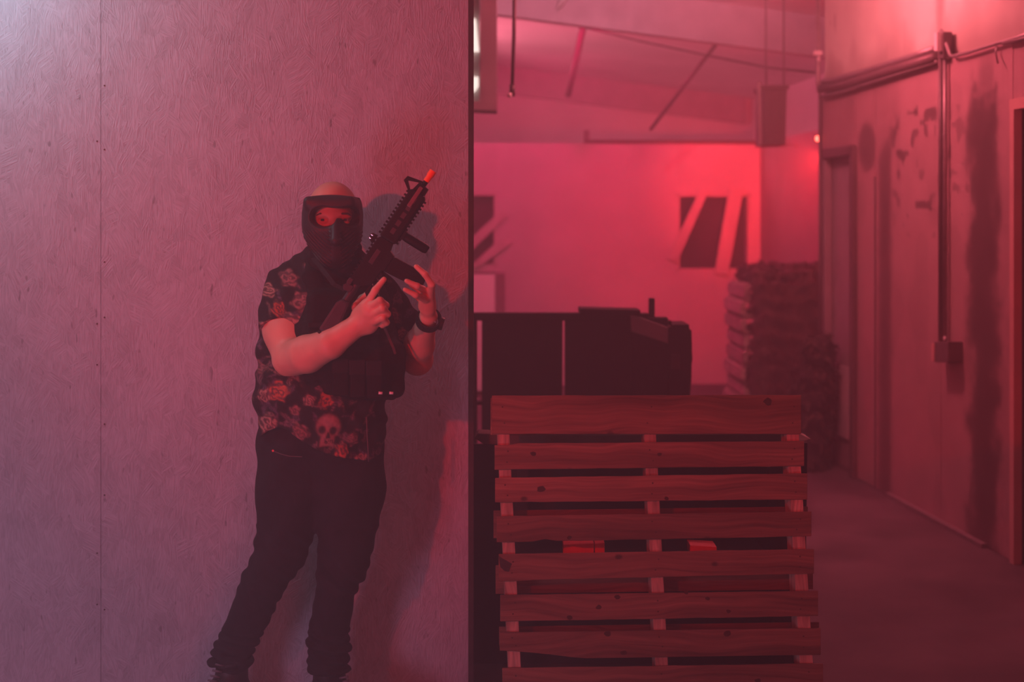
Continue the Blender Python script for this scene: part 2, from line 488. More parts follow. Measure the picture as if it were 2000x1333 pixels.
# dark corner trim closing the wall's free edge
MB().poly_prism([EDGE, EDGE + RV * 0.018, EDGE + RV * 0.018 + UP * 2.62, EDGE + UP * 2.62], DV * 0.115).build('corner_trim', M['dark_edge'], wl, bevel=0.002)

# nails along the seam
for k in range(14):
    z = 0.12 + k * 0.19
    for s_ in (-1, 1):
        if random.random() < 0.35: continue
        p = EDGE - RV * (pw + s_ * 0.012) + UP * (z + random.uniform(-.03, .03)) - DV * 0.0005
        MB().tube([p, p - DV * 0.001], 0.003, 6).build('nail', M['nail'], wl)

# --- right wall of the corridor
WP = onfloor(1740, 970); WP.z = 0        # a point at its foot
def onwall(px, py, off=0.0):
    return hit(px, py, WP - RV * off, RV)
H1 = onwall(1609, 187).z                 # top of the lower wall
corner_t = (onwall(1605, 440) - WP).dot(DV)
wr = empty('wall_right', WP); wr['kind'] = 'structure'

def bl(px, x0, x1, s):     # soft box 0..1
    return 1 / (1 + np.exp(-(px - x0) / s)) * 1 / (1 + np.exp((px - x1) / s))
rs = np.random.RandomState(3)
# value noise for the stains
def vnoise(x, y, seed, sc):
    r = np.random.RandomState(seed); G = r.rand(64, 64)
    u = (x / sc) % 63; v = (y / sc) % 63
    iu = np.floor(u).astype(int); iv = np.floor(v).astype(int)
    fu = u - iu; fv = v - iv
    fu = fu * fu * (3 - 2 * fu); fv = fv * fv * (3 - 2 * fv)
    return (G[iu, iv] * (1 - fu) * (1 - fv) + G[(iu + 1) % 64, iv] * fu * (1 - fv) + G[iu, (iv + 1) % 64] * (1 - fu) * fv + G[(iu + 1) % 64, (iv + 1) % 64] * fu * fv)

def lower_stain(px, py):
    n1 = vnoise(px, py * 0.35, 1, 16) - 0.5; n2 = vnoise(px, py * 0.6, 2, 7) - 0.5
    x = px + n1 * 22 + n2 * 8
    s = np.zeros_like(px)
    s = np.maximum(s, 0.9 * bl(x, 1893, 1952, 4) * bl(py, 170 + n2 * 60, 1400, 14))         # the tall dark run
    s = np.maximum(s, 0.55 * bl(x, 1912, 1940, 4) * bl(py, 110, 240, 10))
    s = np.maximum(s, 0.75 * bl(px + n2 * 3, 1716, 1741, 2.0) * bl(py, 268 + np.abs(px - 1735) * 1.5, 1000, 10))
    s = np.maximum(s, 0.7 / (1 + np.exp(((px - 1694) ** 2 / 17 ** 2 + (py - 288) ** 2 / 48 ** 2 - 1) * 7)))     # rounded blot
    s = np.maximum(s, 0.22 * bl(px, 1648, 1667, 2) * bl(py, 190, 240, 4))
    blot = (vnoise(px, py * 0.45, 5, 9) > 0.70) & (px > 1735) & (px < 1830) & (py > 190) & (py < 480)
    s = np.maximum(s, 0.75 * blot * bl(vnoise(px, py * 0.4, 9, 40), 0.45, 2, 0.05))
    s = np.maximum(s, 0.22 * bl(x, 1950, 1975, 5) * bl(py, 300, 1400, 60) * (vnoise(px, py * .2, 11, 6) > .5))
    blot2 = (vnoise(px, py * 0.5, 15, 8) > 0.72) & (px > 1845) & (px < 1900) & (py > 200) & (py < 420)
    s = np.maximum(s, 0.5 * blot2)
    s = np.maximum(s, 0.12 * (vnoise(px, py * 0.3, 21, 30) > 0.6))
    return s

def upper_stain(px, py):
    n = vnoise(px, py * 0.3, 31, 14)
    edge = 185 - (px - 1609) * 0.30
    h = edge - py             # px above the pipes
    band = np.clip(1.15 - h / (34 + 60 * n + 30 * bl(px, 1700, 1775, 8) + 40 * bl(px, 1838, 2100, 10)), 0, 1)
    s = 0.60 * band
    s = np.maximum(s, 0.55 * bl(px, 1829, 1843, 2) * bl(py, -400, 70, 4))
    s = np.maximum(s, 0.40 * bl(px + n * 14, 1745, 1770, 6) * bl(py, 40, 150, 18))
    s = np.maximum(s, 0.35 * ((vnoise(px, py * .4, 41, 6) > 0.62) & (px > 1622) & (px < 1632) & (py > 30) & (py < 75)))
    s = np.maximum(s, 0.45 * bl(px + n * 20, 1960, 2100, 8) * bl(py, -400, 60, 10))
    s = np.maximum(s, 0.12 * bl(px, 1727, 1730, 0.7))
    return s

def stained_panel(name, t0, t1, z0, z1, off, fn, base, dirt, step=0.014, m=None):
    """a wall panel between t0..t1 along the wall, with its stains as a colour attribute"""
    nt_, nz_ = max(2, int((t1 - t0) / step)), max(2, int((z1 - z0) / step))
    T = np.linspace(t0, t1, nt_); Z = np.linspace(z0, z1, nz_)
    TT, ZZ = np.meshgrid(T, Z, indexing='ij')
    X = WP.x + DV.x * TT - RV.x * off; Y = WP.y + DV.y * TT - RV.y * off
    px = 1000 + F * X / Y; py = 440 - (ZZ - CH) * F / Y
    s = np.clip(fn(px, py), 0, 1)
    co = np.stack([X, Y, ZZ], -1).reshape(-1, 3)
    col = (np.array(base)[None] * (1 - s.reshape(-1, 1)) + np.array(dirt)[None] * s.reshape(-1, 1))
    idx = np.arange(nt_ * nz_).reshape(nt_, nz_)
    f = np.stack([idx[:-1, :-1], idx[:-1, 1:], idx[1:, 1:], idx[1:, :-1]], -1).reshape(-1, 4)
    # a rim turned back 12 mm gives the sheet its edge
    rim = np.concatenate([idx[:, 0], idx[-1, 1:], idx[::-1, -1][1:], idx[0, ::-1][1:-1]])
    back = co[rim] + np.array([RV.x, RV.y, 0]) * 0.012
    nb = len(co); rb = np.arange(nb, nb + len(rim))
    rf = np.stack([rim, np.roll(rim, -1), np.roll(rb, -1), rb], -1)
    me = bpy.data.meshes.new(name)
    allv = np.concatenate([co, back]); allf = np.concatenate([f, rf])
    me.from_pydata(allv.tolist(), [], allf.tolist())
    a = me.color_attributes.new('stain', 'FLOAT_COLOR', 'POINT')
    cc = np.ones((len(allv), 4), np.float32); cc[:nb, :3] = col; cc[nb:, :3] = col[rim]
    a.data.foreach_set('color', cc.ravel())
    me.update()
    return link(name, me, m, wr)

tx = lambda px: (onwall(px, 440) - WP).dot(DV)
tD0, tD1 = tx(1612), tx(1671)       # the doorway at the far end
tS1, tS2, tS3 = tx(1710), tx(1838), tx(1979)
tE = -5.0
BASE_LO, DIRT_LO = (0.44, 0.28, 0.29), (0.07, 0.045, 0.045)
DZ = onwall(1640, 297).z
seg = [(corner_t, tD0, 0, H1), (tD0, tD1, DZ, H1), (tD1, tS1, 0, H1), (tS1, tS2, 0, H1), (tS2, tS3, 0, H1)]
DZ2 = onwall(1990, 212).z
for a, b, z0, z1 in seg:
    stained_panel('wall_panel', min(a, b) + .003, max(a, b) - .003, z0 + 0.004, z1, 0.0, lower_stain, BASE_LO, DIRT_LO, m=M['corridor'])
tN = tx(1979) - 1.0
stained_panel('wall_panel', tN, tS3 - .003, DZ2, H1, 0.0, lower_stain, BASE_LO, DIRT_LO, m=M['corridor'])
stained_panel('wall_panel', tE, tN - .003, 0.004, H1, 0.0, lower_stain, BASE_LO, DIRT_LO, step=.05, m=M['corridor'])
# core behind the panels
cor0 = WP + RV * 0.06
MB().poly_prism([cor0 + DV * tE, cor0 + DV * corner_t, cor0 + DV * corner_t + UP * H1, cor0 + DV * tE + UP * H1], RV * 0.05).build('wall_core', M['doorpaint'], wr)
# end face of the wall at the corner
MB().poly_prism([WP + DV * corner_t - RV * .002, WP + DV * corner_t + RV * 0.9, WP + DV * corner_t + RV * 0.9 + UP * H1, WP + DV * corner_t - RV * .002 + UP * H1], DV * 0.02).build('end_face', M['doorpaint'], wr)
# upper wall in two sheets, 15 mm behind the lower face
H2 = 4.6
for a, b in ((tx(1726), corner_t), (tx(1838), tx(1726)), (-3.0, tx(1838))):
    stained_panel('upper_panel', a + .002, b - .002, H1, H2, -0.02, upper_stain, (0.82, 0.86, 0.72), (0.16, 0.05, 0.06), step=0.02, m=M['upper'])
# foot strip of the wall
t0, t1 = tx(1928), tx(1738)
MB().poly_prism([WP + DV * t0, WP + DV * t1, WP + DV * t1 + UP * 0.022, WP + DV * t0 + UP * 0.022], -RV * 0.03).build('baseboard_right', M['conduit'], None, bevel=0.003)['kind'] = 'structure'

# doors in the right wall
def wallbar(p0, p1, wd, proud, name, m, parent, back=0.0):
    """bar on the wall between two wall points, wd wide"""
    p0, p1 = Vector(p0), Vector(p1)
    t = (p1 - p0).normalized(); s_ = t.cross(RV).normalized() * (wd / 2)
    o = MB().poly_prism([p0 - s_ + RV * back, p1 - s_ + RV * back, p1 + s_ + RV * back, p0 + s_ + RV * back], -RV * (proud + back)).build(name, m, parent, bevel=0.002)
    return o
d1 = empty('door_1', WP + DV * tD1); d1['kind'] = 'structure'
fp = lambda t, z, o=0: WP + DV * t + UP * z - RV * o
MB().poly_prism([fp(tD0, 0.01, -.035), fp(tD1, 0.01, -.035), fp(tD1, DZ, -.035), fp(tD0, DZ, -.035)], RV * 0.03).build('door_leaf', M['doorpaint'], d1)
wallbar(fp(tD1, 0), fp(tD1, DZ + .02), 0.07, 0.03, 'door_jamb', M['conduit_dark'], d1, 0.03)
wallbar(fp(tD0 - .02, 0), fp(tD0 - .02, DZ), 0.05, 0.02, 'door_jamb', M['doorpaint'], d1, 0.03)
wallbar(fp(tD0, DZ), fp(tD1, DZ), 0.06, 0.03, 'door_head', M['conduit_dark'], d1, 0.03)
tb = tx(1661)
wallbar(fp(tb, 0.02, -.035), fp(tb, onwall(1661, 350).z, -.035), 0.05, 0.03, 'cover_strip', M['dark_edge'], d1)
# small lighter panel in the lower half of the leaf
pz0, pz1 = onwall(1640, 855).z, onwall(1640, 715).z
MB().poly_prism([fp(tx(1652), pz0, -.03), fp(tx(1625), pz0, -.03), fp(tx(1625), pz1, -.03), fp(tx(1652), pz1, -.03)], -RV * 0.012).build('leaf_panel', M['white_wall'], d1, bevel=.003)
# vertical seam bead
sb = wallbar(fp(tS1, 0), fp(tS1, onwall(1710, 345).z), 0.018, 0.006, 'trim_1', M['conduit_dark'], None); sb['kind'] = 'structure'

d2 = empty('door_2', fp(tS3, 0)); d2['kind'] = 'structure'
wallbar(fp(tS3 - .026, 0), fp(tS3 - .026, DZ2), 0.045, 0.02, 'door_jamb', M['doortrim'], d2, 0.02)
wallbar(fp(tS3, DZ2 + .02), fp(tN, DZ2 + .02), 0.05, 0.02, 'door_head', M['doortrim'], d2, 0.02)
MB().poly_prism([fp(tS3 - .045, 0.01, -.03), fp(tN, 0.01, -.03), fp(tN, DZ2, -.03), fp(tS3 - .045, DZ2, -.03)], RV * 0.03).build('door_leaf', M['dark_edge'], d2)
kp = fp(tN + .1, 1.0, -.03)
MB().tube([kp, kp - RV * 0.05], 0.025, 12).build('door_knob', M['conduit'], d2)

# --- back room: side wall, far wall with two boarded openings
FW = P(1485, 440, 14.0); FW.z = 0
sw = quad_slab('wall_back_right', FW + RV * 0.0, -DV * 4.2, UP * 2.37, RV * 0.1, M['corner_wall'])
def onfar(px, py, off=0.0):
    return hit(px, py, FW - DV * off, DV)
FZ = onfar(1300, 281).z
farw = empty('wall_back', FW); farw['kind'] = 'structure'
aa = lambda px: (onfar(px, 440) - FW).dot(RV)
zz = lambda py: onfar(1300, py).z
w1 = (aa(1322), aa(1466), zz(531), zz(378)); w2 = (aa(862), aa(971), zz(521), zz(377))
xsn = [-6.6, w2[0], w2[1], w1[0], w1[1], 0.12]
def wallpiece(x0, x1, z0, z1):
    a = FW + RV * x0; b = FW + RV * x1
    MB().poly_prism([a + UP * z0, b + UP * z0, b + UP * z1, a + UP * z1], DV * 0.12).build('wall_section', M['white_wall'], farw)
wallpiece(xsn[0], xsn[1], 0, FZ)
wallpiece(xsn[1], xsn[2], 0, w2[2]); wallpiece(xsn[1], xsn[2], w2[3], FZ)
wallpiece(xsn[2], xsn[3], 0, FZ)
wallpiece(xsn[3], xsn[4], 0, w1[2]); wallpiece(xsn[3], xsn[4], w1[3], FZ)
wallpiece(xsn[4], xsn[5], 0, FZ)
# top plate and its short post
a0, a1 = aa(1143), aa(1492)
tr = MB().poly_prism([FW + RV * a0 + UP * (FZ), FW + RV * a1 + UP * (FZ), FW + RV * a1 + UP * (FZ + .035), FW + RV * a0 + UP * (FZ + .035)], DV * 0.14)
o = tr.build('trim_2', M['darkmetal']); o.location -= DV * 0.01; o['kind'] = 'structure'
o = MB().poly_prism([FW + RV * (a0 - .02) + UP * FZ, FW + RV * (a0 + .04) + UP * FZ, FW + RV * (a0 + .04) + UP * (FZ + .13), FW + RV * (a0 - .02) + UP * (FZ + .13)], DV * 0.06).build('trim_3', M['beam']); o['kind'] = 'structure'

def boarded(name, wdw, planks):
    e = empty(name, FW + RV * wdw[0] + UP * wdw[2]); e['kind'] = 'structure'
    x0, x1, z0, z1 = wdw
    p = lambda x, z, off=0: FW + RV * x + UP * z - DV * off
    # dark sheet stands in for the unlit space beyond the opening
    MB().poly_prism([p(x0, z0, -.118), p(x1, z0, -.118), p(x1, z1, -.118), p(x0, z1, -.118)], DV * 0.015).build('room_shade_sheet', M['dark_open'], e)
    tw = 0.03
    for q in ([p(x0, z0), p(x0 + tw, z0), p(x0 + tw, z1), p(x0, z1)], [p(x1 - tw, z0), p(x1, z0), p(x1, z1), p(x1 - tw, z1)],
              [p(x0, z1 - tw), p(x1, z1 - tw), p(x1, z1), p(x0, z1)], [p(x0, z0), p(x1, z0), p(x1, z0 + tw), p(x0, z0 + tw)]):
        MB().poly_prism(q, DV * 0.11).build('window_lining', M['plank'], e)
    for i, pl in enumerate(planks):
        off = 0.012 + 0.004 * i
        MB().poly_prism([onfar(x, y, off) for x, y in pl], -DV * 0.022).build('plank', M['plank'], e, bevel=.003)
    return e
boarded('window_1', w1, [[(1366, 372), (1384, 372), (1322, 512), (1303, 505)], [(1424, 366), (1452, 366), (1428, 500), (1420, 538), (1395, 534), (1404, 480)]])
boarded('window_2', w2, [[(978, 412), (993, 421), (905, 505), (890, 492)], [(996, 468), (1000, 474), (935, 522), (916, 522), (975, 468)]])

# --- roof: sloping lining, three cross beams, rear gable wall
SL = -0.117
def roofz(a): return 3.49 + SL * (a - 1.05)
quad = [building(-5.0, -4), building(4.4, -4), building(4.4, 19.3), building(-5.0, 19.3)]
def rp(a, b, dz=0): return building(a, b, roofz(a) + dz)
ceil = MB().poly_prism([rp(-5, -4), rp(4.4, -4), rp(4.4, 19.3), rp(-5, 19.3)], UP * 0.08).build('ceiling', M['roof']); ceil['kind'] = 'structure'
for i, b in enumerate((11.0, 16.9, 5.6, 0.5)):
    o = MB().poly_prism([rp(-5, b, -.32), rp(4.3, b, -.32), rp(4.3, b, 0), rp(-5, b, 0)], DV * 0.10).build('trim_%d' % (i + 4), M['roofbeam']); o['kind'] = 'structure'
# long purlins of the lining, seen as faint lines
o = quad_slab('wall_gable', building(-5, 17.0), RV * 9.4, UP * 4.5, DV * 0.1, M['roof'])
# outer walls of the hall, out of view
quad_slab('wall_outer_left', building(-5.0, -4), DV * 23.3, UP * 4.6, -RV * 0.1, M['roof'])
quad_slab('wall_outer_right', building(4.4, -4), DV * 23.3, UP * 4.6, RV * 0.1, M['roof'])
quad_slab('wall_behind', building(-5.0, -4), RV * 9.4, UP * 4.6, -DV * 0.1, M['beam'])

# --- haze filling the hall
hz = bpy.data.materials.new('smoke_haze'); hz.use_nodes = True
nt = hz.node_tree; nt.nodes.remove(nt.nodes['Principled BSDF'])
vs = nt.nodes.new('ShaderNodeVolumeScatter')
vs.inputs['Density'].default_value = 0.055
vs.inputs['Anisotropy'].default_value = 0.25
vs.inputs['Color'].default_value = (0.95, 0.93, 0.95, 1)
nt.links.new(vs.outputs[0], nt.nodes['Material Output'].inputs['Volume'])
hb = MB().poly_prism([building(-4.9, -3.9, 0.01), building(4.35, -3.9, 0.01), building(4.35, 18.9, 0.01), building(-4.9, 18.9, 0.01)], UP * 2.93).build('haze', hz)
tag(hb, 'thin red-lit smoke haze hanging in the whole hall', 'smoke', kind='stuff')
#HAZE_END

# ================================================================== PALLET
PT = P(1263, 772, 4.66); PB = P(1292, 1417, 4.433)
pu = (P(1566, 770, 4.675) - P(960, 773, 4.645)).normalized()     # along the boards
pv = (PT - PB).normalized()
pv = (pv - pu * pv.dot(pu)).normalized()
pn = pu.cross(pv).normalized()                                    # towards the camera?
if pn.y > 0: pn = -pn
def onpal(px, py, off=0.0):
    return hit(px, py, PT + pn * off, pn)
ploc = onpal(1290, 1417); ploc.z = 0
pal = tag(empty('pallet', ploc), 'weathered wooden pallet standing on end in front of the black barricade', 'pallet')
BT = 0.016
rows = [  # left x, right x, yl top, yl bottom, yr top, yr bottom
    (961, 1565, 773, 848, 772, 848), (966, 1571, 867, 918, 862, 911), (967, 1577, 934, 982, 925, 976),
    (970, 1585, 1009, 1060, 1000, 1048), (974, 1590, 1083, 1135, 1073, 1121), (977, 1598, 1163, 1215, 1155, 1204),
    (976, 1603, 1236, 1272, 1228, 1280), (981, 1608, 1306, 1358, 1297, 1350), (984, 1612, 1372, 1414, 1364, 1410)]
for i, (xl, xr, a, b, c, d) in enumerate(rows):
    n = 26
    top = []; bot = []
    for k in range(n + 1):
        f = k / n
        x = xl + (xr - xl) * f
        yt = a + (c - a) * f + random.uniform(-.5, .5)
        yb = b + (d - b) * f + random.uniform(-.5, .5)
        if i == 6:      # broken lower edge at the left
            yb = 1272 + 15 * min(1, (f / 0.25)) ** 1.5 if f < 0.25 else 1287 - 7 * (f - .25) / .75
        if i == 3 and 0.12 < f < 0.19: yb -= 5
        if i == 4 and f < 0.08: yb += 1.5
        if i == 1 and f < 0.05: yt += 3
        top.append((x, yt)); bot.append((x, yb))
    pts = [onpal(x, y) for x, y in top] + [onpal(x, y) for x, y in reversed(bot)]
    o = MB().poly_prism(pts, -pn * BT).build('deck_board', M['pallet_x'], pal)
    o.modifiers.new('b', 'BEVEL').width = 0.0012
# stringers: x at several heights
def stringer(xt, xb, wt, wb):
    off = -BT
    pts = [onpal(xt - wt / 2, 775, off), onpal(xt + wt / 2, 775, off), onpal(xb + wb / 2, 1412, off), onpal(xb - wb / 2, 1412, off)]
    o = MB().poly_prism(pts, -pn * 0.088).build('stringer', M['pallet_z'], pal, bevel=0.0015)
    return o
stringer(980, 1010, 23, 25); stringer(1266, 1298, 23, 25); stringer(1544, 1582, 24, 26)
# back deck boards
for (xl, xr, a, b, c, d) in [(958, 1560, 778, 850, 776, 846), (964, 1578, 998, 1052, 990, 1044), (968, 1588, 1105, 1161, 1098, 1152), (975, 1600, 1225, 1262, 1216, 1255), (980, 1606, 1350, 1408, 1342, 1400)]:
    off = -BT - 0.088
    MB().poly_prism([onpal(xl, a, off), onpal(xr, c, off), onpal(xr, d, off), onpal(xl, b, off)], -pn * BT).build('back_board', M['pallet_x'], pal, bevel=.001)
# nail heads and knots standing a hair proud
npos = []
for i, (xl, xr, a, b, c, d) in enumerate(rows[:8]):
    for sx0 in (985 + i * 3.2, 1268 + i * 3.6, 1548 + i * 4):
        for q in (0.3, 0.72):
            f = (sx0 - xl) / (xr - xl)
            npos.append((sx0 + random.uniform(-5, 5), (a + (c - a) * f) * (1 - q) + (b + (d - b) * f) * q))
for x, y in npos:
    p = onpal(x, y, 0.0004)
    MB().tube([p, p - pn * 0.001], 0.0028, 7).build('nail_head', M['nail'], pal)
# dark knots seen on the boards
for x, y, r in [(1112, 1051, 4), (1206, 1167, 5), (1170, 1187, 5), (1113, 1207, 5), (1187, 1239, 6), (1218, 1276, 5), (1420, 1238, 6), (1382, 1170, 4), (1340, 1158, 4), (1423, 1195, 4), (1288, 888, 4), (1057, 956, 7), (1041, 887, 5), (1480, 1331, 5), (1302, 974, 4), (1500, 785, 8)]:
    p = onpal(x, y, 0.0003)
    ring = [p + (pu * math.cos(t) * 1.25 + pv * math.sin(t)) * (r / 620.0) * random.uniform(.75, 1.1) for t in [k * math.pi / 6 for k in range(12)]]
    MB().poly_prism(ring, -pn * 0.001).build('knot', M['nail'], pal)
# black tape patch on the left end of one board
q = [(974, 1087), (1000, 1102), (997, 1108), (994, 1118), (985, 1116), (977, 1108)]
MB().poly_prism([onpal(x, y, 0.001) for x, y in q], -pn * 0.002).build('tape_patch', M['tape'], pal)['label'] = 'black tape patch'

# trestle behind the pallet, its top plank sticks out on both sides
TY = 4.93
trs = tag(empty('trestle', P(1255, 1399, TY)), 'low wooden trestle behind the standing pallet, plank ends sticking out on both sides', 'trestle')
MB().poly_prism([P(926, 856, TY), P(934, 847, TY), P(1000, 850, TY), P(1560, 848, TY), P(1584, 859, TY), P(1560, 864, TY), P(1000, 871, TY), P(945, 868, TY)], (0, 0.10, 0)).build('top_plank', M['brownplank'], trs, bevel=.003)
MB().poly_prism([P(1553, 848.5, TY - .002), P(1561, 847.5, TY - .002), P(1584, 858, TY - .002), P(1562, 864.5, TY - .002), P(1553, 864, TY - .002)], (0, 0.104, 0)).build('plank_tip', M['palewood'], trs, bevel=.002)['label'] = 'pale plank tip'  # right plank end set in a paler wood colour
for x0, x1, dy in ((1010, 1000, 0.0), (1010, 1000, .09), (1500, 1510, 0.0), (1500, 1510, .09)):
    a = P(x0, 866, TY + .01 + dy * .6); b = P(x1, 1395, TY + .0 + dy * 2.2); b.z = 0.0
    MB().poly_prism([a, a + Vector((.04, 0, 0)), b + Vector((.04, 0, 0)), b], (0, 0.03, 0)).build('leg', M['black_paint'], trs)

MB().poly_prism([P(917, 868, 5.06), P(1577, 866, 5.06), P(1570, 1395, 5.06), P(917, 1395, 5.06)], (0, 0.012, 0)).build('skirt_panel', M['black_paint'], trs)
MB().poly_prism([P(1012, 1087, 4.705), P(1500, 1087, 4.705), P(1500, 1096, 4.705), P(1012, 1096, 4.705)], (0, 0.35, 0)).build('shelf', M['black_paint'], trs)
# two red blocks on the shelf glimpsed through the pallet
for x0, x1, yt, sl, lb in ((1100, 1160, 1065, -3, 'red wooden block on the trestle shelf, left one of three glimpsed through the pallet'),
                           (1162, 1181, 1063, -2, 'small red block touching the longer left one, glimpsed through the pallet'),
                           (1348, 1400, 1066, 3, 'red block glimpsed right of the middle stringer through the pallet')):
    Yb = 4.715
    a = P(x0, yt, Yb); b = P(x1, yt + sl, Yb); zf = P(x0, 1087, 4.705).z
    pts = [Vector((a.x, Yb, zf)), Vector((b.x, Yb, zf)), b, a]
    o = MB().poly_prism(pts, (0, 0.09, 0)).build('red_block', M['redblock'], None, bevel=.002)
    tag(o, lb, 'block')

# ================================================================== BARRICADE
BY = 7.0
bar = tag(empty('barricade', P(1120, 1059, BY)), 'chest-high black plywood barricade with narrow slits, behind the pallet', 'barricade')
def sheet(name, pts, Y, th, m, parent, bevel=.003):
    return MB().poly_prism([P(x, y, Y) for x, y in pts], (0, th, 0)).build(name, m, parent, bevel=bevel)
BP = M['black_paint']
gy = 1058
sheet('panel', [(850, 618), (932, 618), (932, gy), (850, gy)], BY, .02, BP, bar)
sheet('panel', [(941, 618), (1099, 618), (1096, gy), (941, gy)], BY, .02, BP, bar)
sheet('panel', [(1103, 618), (1234, 618), (1234, gy), (1104, gy)], BY, .02, BP, bar)
sheet('panel', [(1234, 624), (1306, 640), (1306, gy), (1234, gy)], BY - .01, .03, BP, bar)
sheet('top_rail', [(850, 612), (1250, 612), (1250, 627), (850, 627)], BY - .03, .08, BP, bar)
sheet('cross_rail', [(850, 784), (1306, 784), (1306, 792), (850, 792)], BY + .02, .06, BP, bar)
for x in (870, 1020, 1200, 1296):
    sheet('stud', [(x, 627), (x + 16, 627), (x + 16, gy), (x, gy)], BY + .03, .06, BP, bar)
sheet('top_plank', [(1133, 603), (1251, 606), (1251, 613), (1133, 613)], BY - .05, .2, BP, bar)
sheet('block', [(1251, 613), (1268, 613), (1268, 621), (1305, 621), (1305, 641), (1251, 627)], BY - .01, .09, BP, bar)
sheet('post_stub', [(1268, 583), (1279, 583), (1279, 626), (1268, 626)], BY, .04, BP, bar)
sheet('brace_strip', [(1231, 616), (1244, 618), (1305, 640), (1306, 672), (1233, 648)], BY - .035, .02, M['beam'], bar)['label'] = 'faded grey strip'
eb = tag(empty('post', P(1332, 1060, 6.95)), 'thick black end post closing the right side of the barricade', 'post')
sheet('post_core', [(1306, 638), (1346, 638), (1347, 644), (1351, 645), (1352, 690), (1353, 702), (1351, 712), (1351, 735), (1348, 775), (1347, gy), (1306, gy)], 6.95, .26, BP, eb)
sheet('post_cap', [(1313, 634), (1346, 634), (1346, 642), (1313, 642)], 6.95, .26, BP, eb)
sheet('wrap', [(1311, 692), (1328, 692), (1328, 722), (1311, 722)], 6.935, .012, M['dark_edge'], eb)

# white cabinet by the far wall
cb = tag(empty('cabinet', P(945, 773, 13.0)), 'white enamel cabinet by the far wall, left behind the barricade', 'cabinet')
CY = 13.0
c0 = P(900, 535, CY); c1 = P(968, 535, CY)
zb = 0.0
MB().poly_prism([Vector((c0.x, CY, zb)), Vector((c1.x, CY, zb)), c1, c0], (0.0, .55, 0)).build('body', M['dark_edge'], cb, bevel=.01)
MB().poly_prism([Vector((c0.x, CY - .03, .05)), Vector((c1.x - .005, CY - .03, .05)), c1 + Vector((-.005, -.03, -.005)), c0 + Vector((0, -.03, -.005))], (0.0, .028, 0)).build('door', M['cabinet'], cb, bevel=.005)
MB().poly_prism([c1 + Vector((0, -.03, 0)), c1 + Vector((0.085, 0.10, 0)), Vector((c1.x + .085, CY + .1, 0)), Vector((c1.x, CY - .03, 0))], (0.0, .4, 0)).build('shaded_side', M['beam'], cb)  # shade of the cabinet's right side put into a darker paint

# ================================================================== BACK ROOM STACK: pallets with camouflage net
PY0 = 10.75
pal0 = None
NP = 9
ph = 0.124
x0w = P(1457, 600, PY0).x
for i in range(NP):
    z = i * ph
    jx = random.uniform(-.02, .02)
    t = empty('pallet', (x0w + .405 + jx, PY0 + .4, z))
    place = ['bottom', 'second', 'third', 'fourth', 'fifth', 'sixth', 'seventh', 'eighth', 'top'][i]
    tag(t, 'pale pallet, %s of nine from the floor, in the stack under the camouflage net' % place, 'pallet', 'stacked pale pallets')
    cx = t.location
    for k in range(5):
        y = -.40 + k * .18
        MB().box(cx + Vector((0, y + .04, .113)), (.42, 0, 0), (0, .045, 0), (0, 0, .009)).build('deck_board', M['palewood'], t)
    for k in (-.42, 0, .42):
        MB().box(cx + Vector((k, 0, .061)), (.02, 0, 0), (0, .42, 0), (0, 0, .043)).build('stringer', M['palewood'], t)
    for k in (-.38, 0, .38):
        MB().box(cx + Vector((0, k, .009)), (.42, 0, 0), (0, .045, 0), (0, 0, .009)).build('back_board', M['palewood'], t)

